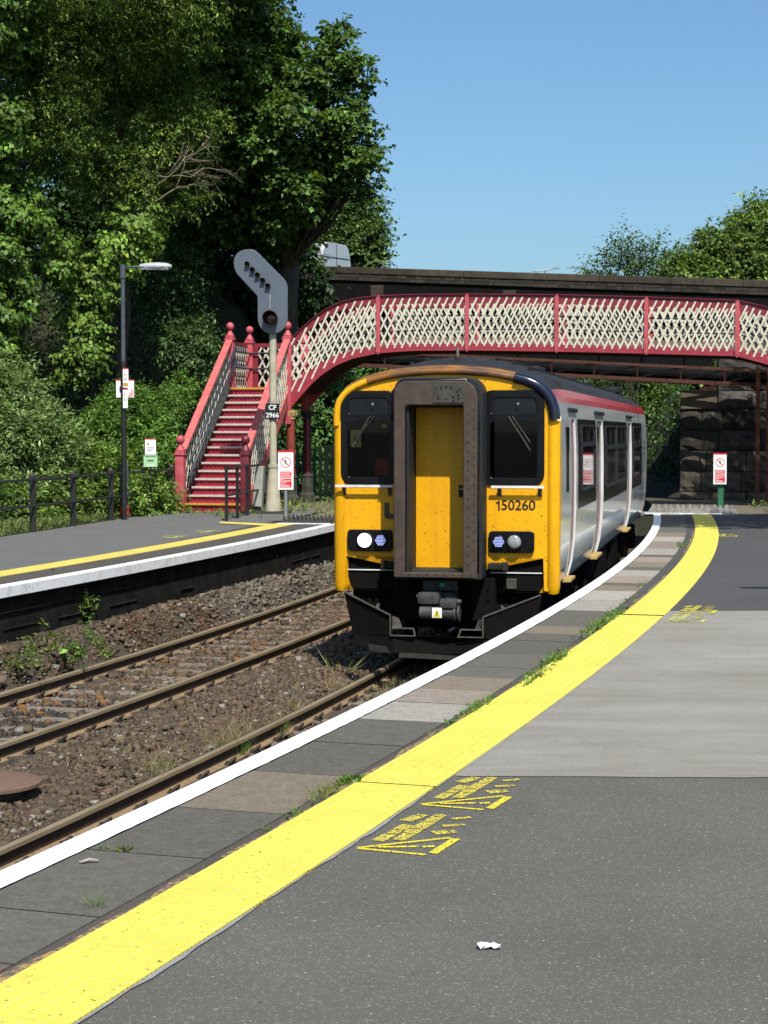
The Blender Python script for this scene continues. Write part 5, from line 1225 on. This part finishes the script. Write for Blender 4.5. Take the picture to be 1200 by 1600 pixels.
for (px, py, lab) in ((318, 828.5, 'faint yellow sprayed warning by the corner of yellow lines across the tracks'), (268, 837, 'very faint yellow sprayed warning on the opposite platform, left of the other')):
    p = atz(px, py, .004); c = dup(st, (p.x + .3, p.y, .004), phi(p.y) - a0 + pi, lab); c.data = c.data.copy(); c.data.materials[0] = c.data.materials[1] = M['spray_pale']
# litter
p = atz(765, 1482); mb = MB(); rr = random.Random(2)
V = [[(p.x - .045 + .012*i, p.y - .025 + .013*j + rr.uniform(-.006, .006), .004 + rr.uniform(0, .018)) for i in range(8)] for j in range(4)]
for j in range(3):
    for i in range(7): mb.quad(V[j][i], V[j][i+1], V[j+1][i+1], V[j+1][i])
tag(mb.build('paper_scrap', M['paper']), 'small crumpled white paper scrap lying on the near asphalt', 'litter')
a, b = atz(124, 1352), atz(154, 1350); mb = MB(); mb.tube([(a.x, a.y, .012), ((a.x+b.x)/2, (a.y+b.y)/2 + .01, .02), (b.x, b.y, .015)], [.006, .008, .005], 6)
tag(mb.build('stick', M['twig'], None, True), 'short bleached stick on the grey coping in the foreground', 'stick')
p = atz(845, 1058); mb = MB(); mb.add([(p.x-.035, p.y, .018), (p.x, p.y-.03, .03), (p.x+.04, p.y, .02), (p.x, p.y+.03, .038)], [(0, 1, 2), (0, 2, 3)])
tag(mb.build('dead_leaf', M['lid']), 'curled brown leaf lying on the yellow tactile strip', 'leaf')
# ---------------------------------------------------------------- vegetation
def unit(v): return v / np.maximum(np.linalg.norm(v, axis=-1, keepdims=True), 1e-9)
def leaf_quads(base, axis, normal, length, width, fold=.18):
    side = unit(np.cross(axis, normal)); nrm = unit(np.cross(side, axis)); L = length[:, None]; W = width[:, None]
    a = base; tip = base + axis * L - nrm * L * .12; mid = base + axis * L * .45
    l = mid + side * W * .5 + nrm * W * fold; r = mid - side * W * .5 + nrm * W * fold
    return np.stack([a, r, tip, l], 1)
def foliage(name, blobs, n, size, mat, parent, tone, rr, k=10, aspect=.62, droop=.35, spread=1.0, out=.14, face=.0, var=.30, yellow=.02, fill=.25, back=.45, spray=4.2, gap=.0, sub=0, sr=(.26, .46)):
    if sub:                                     # break each bough into flattened leaf masses with dark gaps between
        nb = []
        for c, r in blobs:
            c, r = np.array(c, float), np.array(r, float)
            for _ in range(max(4, int(sub * (r[0] * r[2]) ** .5))):
                e = unit(rr.normal(size=3)); e[1] = e[1] if e[1] < .3 or rr.random() < back else -e[1]
                q = rr.uniform(*sr); nb.append((c + r * e * rr.uniform(.55, .95), np.array([r[0], r[1], r[2] * .55]) * q))
        blobs = nb
    C = np.array([b[0] for b in blobs], float); Rr = np.array([b[1] for b in blobs], float)
    wgt = (Rr[:, 0] * Rr[:, 2]) ** (.75 if sub else 1.0); idx = rr.choice(len(blobs), n, p=wgt / wgt.sum())
    d = unit(rr.normal(size=(n, 3)))
    keep = (d[:, 1] < .25) | (rr.random(n) < back); d = d[keep]; idx = idx[keep]; n = len(d)
    lump = .5 + .5 * np.sin(d[:, 0] * 5.1 + idx * 1.7) * np.sin(d[:, 2] * 4.7 + idx * 2.3 + d[:, 1] * 3.9)
    rho = np.where(rr.random(n) < fill, rr.uniform(.35, .85, n), .80 + .22 * lump + rr.normal(0, .05, n))
    rho = np.where(rr.random(n) < .10, rho + out * rr.random(n), rho)
    if gap:
        kp = ~((lump < gap) & (rr.random(n) < .8)); d, idx, rho = d[kp], idx[kp], rho[kp]; n = len(d)
    pos = C[idx] + Rr[idx] * d * rho[:, None]
    ax = unit(d * spread + rr.normal(0, .45, (n, 3)) + np.array([0, 0, -droop]))
    sl_ = size * spray * rr.uniform(.6, 1.3, n)
    tonal = np.exp(rr.normal(0, .16, n)) * np.exp(rr.normal(0, .14, len(blobs)))[idx]
    N_ = n * k; s = np.repeat(np.arange(n), k); t = np.tile(np.linspace(.08, 1, k), n) + rr.uniform(-.05, .05, N_)
    A = ax[s]; up = np.array([0, 0, 1.0]) + rr.normal(0, .45, (N_, 3)); up = up * (1 - face) + (d[s] + rr.normal(0, .35, (N_, 3))) * face + d[s] * .35
    sd = unit(np.cross(A, up)) * np.where(np.tile(np.arange(k), n) % 2, 1, -1)[:, None]
    base = pos[s] + A * (sl_[s] * t)[:, None] + sd * size * rr.uniform(.02, .25, N_)[:, None] + rr.normal(0, size * .12, (N_, 3))
    la = unit(A * .55 + sd * .9 + rr.normal(0, .3, (N_, 3)) + np.array([0, 0, -droop * .7]))
    L = size * rr.uniform(.45, 1.45, N_); V = leaf_quads(base, la, unit(up), L, L * aspect)
    c = np.array(tone)[None] * (tonal[s] * np.exp(rr.normal(0, var, N_)))[:, None] * (1 + rr.normal(0, .05, (N_, 3)))
    yl_ = rr.random(N_) < yellow; c[yl_] *= np.array([2.2, 1.5, .9])
    F = np.arange(N_ * 4).reshape(-1, 4)
    o = np_mesh(name, V.reshape(-1, 3), F, mat, np.clip(c, .004, .6), parent=parent)
    return o
def W3(px, py, Y, r, ry=None, sx=1.0, sz=1.0):
    p = atY(px, py, Y); s = r * Y / FOC; return ((p.x, p.y, p.z), (s * sx, ry if ry else s * .9, s * sz))
def limb(mb, p, q, r0, r1, rr, wob=.12, n=6):
    p, q = Vector(p), Vector(q); L = (q - p).length; pts = []; off = Vector((0, 0, 0))
    for i in range(n + 1):
        t = i / n; off = off + Vector(rr.normal(0, wob * L / n, 3)) if 0 < i < n else Vector((0, 0, 0)); pts.append(p.lerp(q, t) + off)
    mb.tube(pts, [r0 + (r1 - r0) * i / n for i in range(n + 1)], 7); return pts
def tree(name, label, base, blobs, n, size, tone, seed, trunk_r=.3, leaf='leaf', bark='bark', twigs=3, local=True, group=None, cat='tree', **kw):
    rr = np.random.default_rng(seed); b = Vector(base); t = thing(name, label, cat, b, 0, group)
    lb = [((c[0]-b.x, c[1]-b.y, c[2]-b.z), r) for c, r in blobs]; mb = MB()
    order = sorted(lb, key=lambda q: q[0][2]); top = Vector(order[-1][0]); cen = Vector(np.mean([q[0] for q in lb], 0)); fork = Vector((cen.x * .45, cen.y * .45, max(min(cen.z * .55, order[0][0][2]), .3)))
    if trunk_r > .06: limb(mb, (0, 0, -.4), fork, trunk_r, trunk_r * .7, rr, .05); limb(mb, fork, top, trunk_r * .7, trunk_r * .08, rr, .06)
    else: fork = Vector((0, 0, -.1))
    mx = max(max(r) for _, r in lb)
    for c, r in lb:
        c = Vector(c); q_ = min(1, max(r) / mx); limb(mb, fork, c, trunk_r * (.12 + .33 * q_), trunk_r * .12 * q_ + .008, rr, .10)
        for _ in range(twigs):
            d = unit(rr.normal(size=3)) * np.array(r) * .85; limb(mb, c, c + Vector(d), trunk_r * .16 * q_ + .004, trunk_r * .04 * q_ + .003, rr, .12, 4)
    mb.build('trunk', M[bark], t, True)
    foliage('crown', lb, n, size, M[leaf], t, tone, rr, **kw); return t
G = (.050, .095, .022)
def ground_z(x, y): return float(terrain(np.array(x), np.array(y)))
def base_at(px, Y):
    x = (px - 600) / FOC * Y; return (x, Y, ground_z(x, Y))
# big trees on the left bank
tree('sycamore_tree', 'tall dark sycamore whose leafy boughs reach right into the sky over the van', base_at(420, 53),
     [W3(*q) for q in ((375,90,52,85,2.8),(428,45,51,36,1.4),(340,165,51,100,3),(430,170,50,85,2.4),(505,225,50,40,1.3),(410,290,51,85,2.8),(330,310,52,80,2.6),(495,135,50,38,1.2),(540,165,50,17,.7),(560,246,49.5,16,.7),(520,62,50,18,.8),(325,-80,49,95,3.4),(320,40,49,90,3),(452,285,50,40,1.6),(515,95,50,26,1),(552,205,50,14,.5),(535,195,50,34,1.1),(530,54,50,16,.7),(552,102,50,16,.8),(572,160,50,14,.7),(582,246,49.7,16,.8),(562,300,50,16,.7),(575,180,49.8,11,.6),(552,250,50,28,.9),(535,105,50,26,.9),(585,225,49.8,11,.5),(575,130,50,10,.5),(590,265,49.7,9,.4),(560,190,49.8,14,.5),(290,-110,47,130,4),(425,380,52,38,1.2),(525,262,50,24,.9),(508,275,51,24,1.0),(518,60,50,13,.6),(545,105,50,10,.5),(545,275,50,12,.5),(585,258,49.6,7,.4),(568,150,50,8,.4))],
     19000, .15, (.070,.125,.026), 21, .42, droop=.4, aspect=.8, yellow=.03, back=.35, out=.25, var=.36, spray=2.6, sub=13)
tree('ash_tree', 'feathery pale green ash tree at the upper left with bare dead twigs', base_at(190, 47),
     [W3(*q) for q in ((195,70,46,115,2.6),(110,190,45.5,95,2.2),(250,215,46,80,1.9),(185,300,46,70,1.7),(285,290,46.5,42,1.2),(70,80,45,95,2.4),(240,0,45,110,2.6),(120,-80,44,140,3.4),(290,140,46.5,50,1.4),(225,375,46,30,1),(150,250,45,50,1.3))],
     15000, .105, (.115,.170,.034), 22, .26, k=13, aspect=.34, droop=.55, back=.35, out=.4, yellow=.04, spray=4, sub=12)
tree('ivy_clad_tree', 'tree at the left edge smothered in shiny hanging ivy', base_at(12, 44),
     [W3(*q) for q in ((10,330,43,58,1.3),(-15,210,43,62,1.4),(15,470,42.5,42,1),(-10,560,42.5,44,1),(30,255,43,30,.8),(-30,60,43,90,2),(14,400,42.5,40,.9),(90,395,44,34,.8))],
     7000, .105, (.080,.145,.022), 23, .35, leaf='ivyleaf', aspect=.85, droop=.8, face=.65, k=9, out=.2, sub=14, spray=2.6)
tree('ivy_clad_tree', 'thin leaning trunk hung with bright ivy clumps behind the lamp post', base_at(135, 46),
     [W3(*q) for q in ((150,440,45,26,.7),(125,475,45,26,.6),(135,540,45,26,.7),(118,565,45,22,.6),(195,385,45,32,.8),(140,500,45,22,.6),(215,345,45,30,.8),(110,410,45,24,.7))],
     1800, .10, (.10,.165,.025), 24, .12, leaf='ivyleaf', aspect=.85, droop=.8, face=.6, k=9, out=.4)
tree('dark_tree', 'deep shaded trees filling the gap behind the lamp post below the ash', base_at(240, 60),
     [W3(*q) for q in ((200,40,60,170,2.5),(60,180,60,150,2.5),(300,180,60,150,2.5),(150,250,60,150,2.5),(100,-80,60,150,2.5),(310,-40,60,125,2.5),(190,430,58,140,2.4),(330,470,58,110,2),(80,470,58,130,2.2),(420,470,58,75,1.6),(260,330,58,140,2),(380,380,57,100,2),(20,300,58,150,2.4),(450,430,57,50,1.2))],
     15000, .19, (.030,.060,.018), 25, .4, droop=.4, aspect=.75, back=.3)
tree('elder_shrub', 'elder bush with grey green leaf sprays left of the stair top', base_at(290, 49),
     [W3(*q) for q in ((290,545,47.5,34,.8),(265,430,48,36,.9),(255,470,48,26,.7),(310,570,47.5,20,.6),(300,510,48,16,.5),(275,520,48,22,.6))],
     1500, .12, (.060,.105,.036), 26, .10, droop=.35, aspect=.4, k=11, out=.3)
tree('roadside_tree', 'lighter leafy tree standing behind the van on the road bridge', base_at(545, 78),
     [W3(*q) for q in ((520,345,76,50,1.6),(560,320,76,26,1),(575,375,75,20,.8),(555,385,75,34,1.2),(500,310,76,40,1.4),(585,345,75,10,.5),(535,290,76,28,1),(590,368,75,10,.5),(595,395,75,10,.5),(560,410,75,28,1),(510,400,77,50,1.3))],
     4200, .17, (.075,.125,.032), 27, .22, droop=.3, aspect=.6, out=.5, gap=.3, yellow=.03)
# bushes along the fence
tree('buddleia_bush', 'big grey green buddleia bush at the far left behind the fence', base_at(30, 38),
     [W3(*q) for q in ((30,690,37.3,60,1),(-30,640,37.5,70,1.2),(85,725,37.4,44,.8),(20,625,37.6,32,.7),(60,665,37.5,34,.7),(10,750,36.8,50,.7),(100,690,38,25,.6),(60,770,36.9,44,.6),(-60,720,37,60,1))],
     5200, .125, (.15,.215,.075), 31, .07, cat='bush', aspect=.30, droop=.15, out=.5, k=11, yellow=.01, sub=22, sr=(.3, .55), group='bushes behind the fence')
tree('privet_bush', 'dense small leaved green bush behind the notice post', base_at(230, 43),
     [W3(*q) for q in ((205,660,42.5,46,1),(240,650,43,34,.7),(175,695,41.8,46,.8),(235,690,42,30,.6),(215,730,41.4,40,.8),(195,635,42.6,28,.7),(262,635,43.6,22,.5),(150,690,41.8,34,.7),(285,608,44.6,15,.4),(250,720,41.5,20,.5))],
     6200, .075, (.095,.18,.035), 32, .06, cat='bush', aspect=.6, droop=.2, out=.3, k=11, group='bushes behind the fence')
tree('bramble_bush', 'low mixed bramble and nettle thicket behind the left fence rails', base_at(140, 38.5),
     [W3(*q) for q in ((140,765,38,42,.6),(90,785,37,34,.5),(185,775,38.6,32,.5),(230,780,39.5,30,.5),(120,735,38.8,40,.7),(40,800,36,30,.4),(165,735,39,30,.6),(255,785,40.2,18,.4),(-10,805,35.5,40,.5))],
     3600, .085, (.125,.20,.04), 33, .05, cat='bush', aspect=.55, droop=.25, out=.5, yellow=.05, group='bushes behind the fence')
# green seen through the bridge
tree('ivy_bush', 'ivy covered shrubs under the left arch of the footbridge', base_at(500, 57),
     [W3(*q) for q in ((505,650,54,46,1),(500,720,54,50,1),(545,630,55,44,1),(560,590,56,34,.9),(470,690,54,34,.9),(490,780,53,34,.7),(590,570,56,26,.8),(455,720,52,26,.6),(440,660,53,30,.8))],
     3600, .12, (.055,.115,.026), 34, .07, cat='bush', leaf='ivyleaf', aspect=.7, droop=.4, out=.3, face=.3)
tree('lineside_hedge', 'tall mixed green hedge beside the track beyond the road bridge', base_at(1060, 80),
     [W3(*q) for q in ((1030,660,75,48,1.2),(1040,730,75,46,1.1),(1000,625,77,44,1.2),(1050,600,76,40,1.1),(960,620,79,40,1.2),(1075,690,76,40,1),(1035,790,82,34,.8),(1015,760,75,30,.8),(920,610,82,34,1.1),(1090,760,76,46,1))],
     8600, .14, (.080,.140,.034), 35, .12, aspect=.6, droop=.35, out=.3, yellow=.06, cat='hedge')
tree('bright_tree', 'large sunlit bushy tree behind the right end of the road bridge', base_at(1160, 80),
     [W3(*q) for q in ((1185,385,78,52,2),(1105,408,77,42,1.6),(1215,365,78,52,2),(1150,395,77,44,1.6),(1065,420,77,28,1.2),(1200,440,77,60,1.6),(1145,352,78,18,.8),(1105,366,78,11,.6),(1175,325,78,16,.9),(1090,440,76,40,1.2),(1040,430,77,22,.9),(1212,312,78,18,1),(1255,400,78,60,2))],
     12000, .17, (.105,.165,.038), 36, .3, droop=.35, aspect=.55, out=.35, yellow=.05, sub=9, spray=3)
tree('sapling', 'slender sapling with a pointed tip left of the bright tree on the right', base_at(975, 74),
     [W3(*q) for q in ((974,368,73,8,.4),(972,385,73,13,.5),(965,410,73,18,.6),(990,405,73,16,.5),(1005,400,73,10,.4),(1022,388,73,8,.4),(1020,405,73,15,.5),(980,428,73,26,.7),(1015,430,73,22,.6),(960,392,73,7,.3),(1030,380,73,4,.2),(1000,385,73,6,.3))],
     620, .15, (.075,.12,.04), 37, .05, droop=.2, aspect=.5, out=.8, fill=.1, k=8)
tree('sapling', 'tiny sprig of leaves just topping the bridge parapet left of the sapling', base_at(918, 73),
     [W3(*q) for q in ((915,424,72,5,.3),(940,424,72,8,.4),(948,420,72,5,.3),(910,430,72,5,.3),(930,434,72,9,.4))], 110, .15, (.062,.10,.034), 38, .03, droop=.2, aspect=.5, out=.6, k=7)
tree('overhanging_tree', 'tree beyond the right edge whose branches shade the platform end', (13.4, 36.5, 0),
     [((9.0, 29.7, 10.6), (2.3, 1.0, .5)), ((8.8, 27.6, 10.3), (2.2, 1.2, .5)), ((8.6, 28.6, 10.0), (2.0, 1.3, .5)), ((9.6, 29.9, 11.0), (2.2, .9, .5)), ((11.4, 31.4, 10.0), (1.6, 1.3, 1.0)), ((12.9, 36.0, 8.5), (1.8, 1.8, 1.4)), ((11.3, 41.2, 10.0), (1.2, .7, .6)), ((13, 38, 12), (1.8, 2, 1.4)), ((12.4, 40.5, 9.4), (.9, 1.0, .6))],
     5200, .13, (.06,.11,.028), 39, .16, droop=.3, aspect=.6, out=.6, back=.9)
tree('ivy_bush', 'ivy trailing over the dark masonry above the stone abutment', (10.3, 51.0, 2.4),
     [W3(*q) for q in ((1165,575,50.6,20,.3),(1130,600,50.6,12,.25),(1140,560,50.6,14,.3),(1185,600,50.6,18,.3),(1095,600,50.7,8,.2),(1085,612,50.6,7,.2))], 260, .11, (.08,.125,.03), 40, .03, cat='bush', leaf='ivyleaf', aspect=.7, droop=.7, face=.4, out=.3, k=7)
# bare dead branches standing out of the ash
DB = thing('dead_branch', 'bare pale dead branch spreading out of the ash tree', 'dead branch', atY(150, 400, 44.6))
rr = np.random.default_rng(77); mb = None; o0 = atY(150, 400, 44.6)
def dead(p, d, L, r, lv):
    q = p + d * L; pts = limb(mb, p, q, r * .6, r * .36, rr, .10, 4)
    if lv == 0: return
    for _ in range(3):
        t = rr.uniform(.3, 1); b = p.lerp(q, t); dd = Vector(unit(np.array(d) + rr.normal(0, .52, 3) * np.array([1, .6, 1]))); dead(b, dd, L * rr.uniform(.45, .75), r * .55, lv - 1)
mb = MB(); dead(Vector((0, 0, 0)), Vector((.80, -.05, .60)).normalized(), 1.5, .055, 1); mb.build('bare_limb', M['deadwood'], DB, True)
mb = MB(); dead(atY(205, 335, 44.6) - o0, Vector((.9, -.1, .5)).normalized(), 1.4, .042, 3); mb.build('bare_limb', M['deadwood'], DB, True)
mb = MB(); dead(atY(230, 300, 44.6) - o0, Vector((.75, -.15, .65)).normalized(), 1.3, .036, 3); mb.build('bare_limb', M['deadwood'], DB, True)
mb = MB(); dead(atY(245, 275, 44.6) - o0, Vector((.98, -.1, .15)).normalized(), 1.2, .032, 3); mb.build('bare_limb', M['deadwood'], DB, True)
mb = MB(); dead(atY(120, 130, 44) - o0, Vector((.3, -.1, .95)).normalized(), 1.1, .026, 3); mb.build('bare_limb', M['deadwood'], DB, True)
mb = MB(); dead(atY(30, 170, 43.6) - o0, Vector((-.6, -.1, .8)).normalized(), .9, .024, 2); mb.build('bare_limb', M['deadwood'], DB, True)

# ground cover that nobody could count
def scatter_leaves(name, n, place, size, tone, aspect=.6, hmax=.3, mat='leaf', seed=1, up=.6, var=.35):
    rr = np.random.default_rng(seed); x, y, z = place(n, rr); n = len(x)
    b = np.stack([x, y, z + rr.uniform(0, 1, n) ** 1.5 * hmax], -1); ax = unit(rr.normal(size=(n, 3)) + np.array([0, 0, up])); nr = unit(rr.normal(0, .6, (n, 3)) + np.array([0, -.5, .8]))
    L = size * rr.uniform(.5, 1.3, n); V = leaf_quads(b, ax, nr, L, L * aspect)
    tt = np.array(tone); c = (tt[rr.integers(0, len(tt), n)] if tt.ndim == 2 else tt[None]) * np.exp(rr.normal(0, var, (n, 1))) * (1 + rr.normal(0, .06, (n, 3)))
    return stuff(np_mesh(name, V.reshape(-1, 3), np.arange(n * 4).reshape(-1, 4), M[mat], np.clip(c, .004, .7)))
def on_band(o0, o1, Y0, Y1, zf=None, clump=0.0, cs=1.3):
    def f(n, rr):
        Y = rr.uniform(Y0, Y1, n); o = rr.uniform(o0, o1, n); a = np.arcsin((Y - CY) / RAD); x = CX + (RAD + o) * np.cos(a); y = CY + (RAD + o) * np.sin(a)
        if clump:
            q = np.sin(x * cs * 2.1 + 1.3) * np.sin(y * cs * 1.3 + 2.1) + .5 * np.sin(x * cs * 5 + y * cs * 3) + rr.normal(0, .25, n); k = q > clump; x, y, o = x[k], y[k], o[k]
        z = terrain(x, y) if zf is None else zf(o); return x, y, z
    return f
scatter_leaves('undergrowth', 90000, on_band(-26, -12.2, 20, 66), .16, [(.040,.075,.02), (.03,.06,.018), (.055,.10,.024)], hmax=.6, seed=3)
scatter_leaves('undergrowth', 16000, on_band(2.3, 9, 53, 75), .15, [(.05,.09,.02), (.04,.08,.02)], hmax=.6, seed=4)
scatter_leaves('verge_grass', 26000, on_band(-12.5, -11.08, 26, 41.2, lambda o: -.08 + 0*o), .13, [(.10,.16,.03), (.13,.17,.045), (.085,.135,.028), (.16,.15,.07)], aspect=.16, hmax=.16, mat='grassblade', up=1.2, seed=5)
scatter_leaves('verge_grass', 5000, on_band(-10.6, -6.9, 36.0, 47, lambda o: -.03 + 0*o, .55), .14, [(.11,.18,.03), (.15,.19,.05)], aspect=.2, hmax=.12, mat='grassblade', up=1.0, seed=6)
scatter_leaves('verge_grass', 5000, on_band(2.5, 6.5, 40.8, 51, lambda o: -.05 + 0*o, .2), .14, [(.09,.14,.03), (.12,.12,.05)], aspect=.2, hmax=.15, mat='grassblade', up=1.0, seed=7)
bz = lambda o: bedz(o) + .02
RED = [(.15,.05,.04), (.13,.07,.05), (.11,.09,.045), (.16,.085,.075), (.09,.10,.035)]
scatter_leaves('stonecrop_cover', 20000, on_band(-6.35, -5.82, 13, 27, bz, .42), .035, RED, aspect=.5, hmax=.07, up=.9, seed=8)
scatter_leaves('stonecrop_cover', 9000, on_band(-3.5, -2.45, 10, 22, bz, .75, 2.2), .03, RED, aspect=.5, hmax=.06, up=.9, seed=9)
scatter_leaves('stonecrop_cover', 5000, on_band(-5.5, -4.3, 14, 30, bz, .95, 2.0), .035, RED, aspect=.5, hmax=.05, up=.9, seed=10)
scatter_leaves('tiny_flowers', 500, on_band(-3.5, -2.5, 10, 21, bz, .5, 2.2), .016, [(.72,.62,.72), (.65,.5,.62)], aspect=.9, hmax=.10, up=.3, seed=12)
scatter_leaves('tiny_flowers', 420, on_band(-6.3, -5.85, 15, 26, bz, .3), .018, [(.7,.6,.7)], aspect=.9, hmax=.10, up=.3, seed=13)
scatter_leaves('lineside_grass', 2600, on_band(-2.75, -2.42, 13.5, 19.8, bz, .2, 2), .20, [(.28,.21,.12), (.22,.17,.09), (.18,.15,.07)], aspect=.022, hmax=.03, mat='grassblade', up=1.6, seed=14)
scatter_leaves('lineside_grass', 300, on_band(-2.1, -1.7, 18.6, 20.3, bz, .0, 2), .16, [(.24,.19,.10), (.12,.14,.05)], aspect=.03, hmax=.03, mat='grassblade', up=1.5, seed=15)
scatter_leaves('lineside_moss', 5200, on_band(-6.3, -5.9, 14, 21, bz, .7, 1.7), .05, [(.10,.15,.03), (.08,.12,.025)], aspect=.4, hmax=.09, up=.8, seed=16)
# single plants
def tuft(name, label, p, n, h, spread, tones, seed, along=0.0, ang=0.0, wide=.035, group=None, broad=0, cat='weed'):
    rr = np.random.default_rng(seed); a = rr.uniform(0, 2*pi, n); r = spread * np.sqrt(rr.random(n)); t = rr.normal(0, along, n) if along else np.zeros(n)
    b = np.stack([p[0] + r*np.cos(a) + t*sin(ang), p[1] + r*np.sin(a) + t*cos(ang), np.full(n, p[2])], -1)
    ax = unit(np.stack([np.cos(a)*.7, np.sin(a)*.7, np.full(n, 1.0)], -1) + rr.normal(0, .25, (n, 3))); nr = unit(rr.normal(size=(n, 3)) + np.array([0, -.6, .4])); L = h * rr.uniform(.45, 1.1, n)
    asp = np.full(n, wide); 
    if broad: k = rr.random(n) < broad; asp[k] = .5; L[k] *= .55; ax[k, 2] *= .45; ax = unit(ax)
    V = leaf_quads(b, ax, nr, L, L * asp); tt = np.array(tones); c = tt[rr.integers(0, len(tt), n)] * np.exp(rr.normal(0, .25, (n, 1)))
    o = np_mesh(name, (V - np.array([[p]])).reshape(-1, 3), np.arange(n*4).reshape(-1, 4), M['grassblade'], np.clip(c, .004, .7)); o.location = p
    return tag(o, label, cat, group)
GR_ = [(.11,.19,.035), (.14,.22,.05), (.09,.15,.03)]; DRY = [(.25,.20,.10), (.16,.17,.06), (.12,.18,.04)]
def gp_(px, py, z=.006): q = atz(px, py, z); return (q.x, q.y, q.z)
WG = 'weeds in the joint along the yellow strip'
for i, (px, py, n, h, sp_, al, br, lab) in enumerate((
    (546, 1221, 130, .085, .045, .05, .75, 'leafy dandelion like weed beside the brown slab, largest of the near ones'),
    (506, 1245, 170, .10, .03, .10, .1, 'grassy tuft stretching along the joint next to the brown slab'),
    (462, 1272, 60, .06, .02, .05, .4, 'sparse low weed just left of the grassy tuft by the brown slab'),
    (413, 1297, 22, .04, .02, .02, .6, 'very small sprig in the joint above the dark coping, lone one'),
    (745, 1106, 220, .085, .03, .26, .35, 'green weed clump lining the joint where the pale pink slab ends'),
    (708, 1130, 60, .05, .02, .06, .6, 'small sprigs in the joint beside the pale grey slab'),
    (678, 1145, 30, .04, .02, .04, .6, 'tiny sprig in the joint by the dark slabs past the brown one'),
    (832, 1060, 220, .10, .04, .30, .3, 'dense grass clump in the joint midway along the platform'),
    (868, 1030, 200, .11, .04, .25, .4, 'brighter leafy clump in the joint just behind the dense grass clump'),
    (932, 980, 260, .11, .05, .45, .4, 'long trail of weeds in the joint where the fresh dark asphalt starts'),
    (960, 962, 160, .11, .05, .3, .4, 'last leafy clump before the seam across the yellow strip'),
    (985, 938, 70, .09, .05, .3, .2, 'thin wispy weeds by the pale slab past the seam'),
    (1005, 915, 50, .10, .04, .35, .1, 'faint grass wisps furthest along the pale slabs'),
    (1067, 853, 60, .14, .06, .2, .3, 'little weed by the brown slabs near the platform end'))):
    tuft('joint_weed', lab, gp_(px, py), n, h, sp_, GR_ if br > .2 else DRY, 100 + i, al, head(EYE*FOC/(py-HOR)), group=WG, broad=br)
for i, (px, py, n, h, sp_, br, lab) in enumerate(((195, 1328, 40, .05, .03, .8, 'small flat green weed on the dark foreground coping'), (160, 1326, 26, .035, .03, .5, 'tiny green sprout left of the flat weed near the white edge'), (149, 1417, 60, .065, .028, .0, 'little grass tuft in the slab joint nearest the camera'))):
    tuft('slab_weed', lab, gp_(px, py), n, h, sp_, GR_, 130 + i, broad=br, group='weeds growing in the coping')
for i, (px, py, n, h, sp_, lab) in enumerate(((437, 1142, 70, .22, .05, 'pale grass tuft between the near rail and the white edge'), (370, 1172, 60, .26, .05, 'greener grass tuft by the near rail, closer to the camera'), (640, 1068, 34, .20, .14, 'dry grass and green sprouts at the edge of the train shadow'), (530, 1052, 16, .40, .10, 'tall bleached seed grass by the near rail in front of the train'), (255, 1205, 12, .30, .02, 'single bleached grass stalk in the ballast'))):
    q = atz(px, py, -1.05); tuft('trackside_grass', lab, (q.x, q.y, -1.10), n, h, sp_, DRY if i != 1 else GR_, 150 + i, wide=.03, group='grass tufts beside the near rail')
def plant(label, px, py, h, n, size, tone, seed, w_=.25, o_=-6.25, k=9, asp=.42):
    q = atz(px, py, -.75); rr = np.random.default_rng(seed); t = thing('wall_weed', label, 'weed', (q.x, q.y, -.78), 0, 'weeds along the opposite platform wall'); mb = MB(); bl = []
    for i in range(max(2, int(n / 8))):
        e = Vector((rr.normal(0, w_), rr.normal(0, w_ * .5), h * rr.uniform(.45, 1.0))); limb(mb, (rr.normal(0, .05), rr.normal(0, .05), -.06), e, .007, .003, rr, .08, 4)
        for f in (.35, .6, .8, 1.0): bl.append(((e.x*f, e.y*f, e.z*f), (.05 + w_*.12, .05 + w_*.12, .06 + h*.06)))
    mb.build('stem', M['bark'], t, True); foliage('leaves', bl, n, size, M['leaf'], t, tone, rr, k=k, aspect=asp, droop=.1, out=.4, back=1, spray=1.6, fill=.4)
PT = [(.075,.13,.03), (.095,.15,.032), (.10,.135,.03)]
for i, (px, py, h, n, sz_, wd, tn, lab) in enumerate((
    (97, 983, .62, 26, .075, .14, 0, 'bushy weed clump at the wall, furthest left of the group'), (122, 985, .52, 20, .10, .10, 1, 'upright feathery weed in the middle of the left group'), (140, 975, .58, 16, .09, .07, 0, 'slim dark leaved weed against the wall right of the feathery one'), (165, 968, .48, 18, .075, .07, 2, 'yellowish upright weed at the right of the left group'),
    (62, 1012, .28, 10, .09, .08, 2, 'yellow green low plant among the stones at the left'), (100, 1018, .20, 8, .11, .06, 1, 'broad leaved plant low beside the rail at the left'), (135, 1020, .22, 18, .05, .16, 0, 'trailing green weed between wall and rail'),
    (12, 1035, .16, 40, .05, .25, 2, 'low mossy green clump at the left edge of the photo'),
    (258, 940, .62, 26, .085, .12, 1, 'tall leafy weed by the wall near the middle'), (243, 938, .42, 12, .08, .08, 0, 'shorter thin weed just left of the tall leafy one'), (370, 905, .50, 34, .10, .16, 0, 'round leaved shrub growing out of the wall face'), (415, 905, .40, 10, .06, .10, 2, 'dry thin weed right of the round leaved shrub'), (470, 882, .42, 16, .10, .10, 0, 'small leafy weed on the wall nearest the train'), (425, 900, .12, 8, .07, .05, 2, 'tiny bright sprig at the wall foot near the train'))):
    plant(lab, px, py, h, n, sz_, PT[tn], 170 + i, wd)
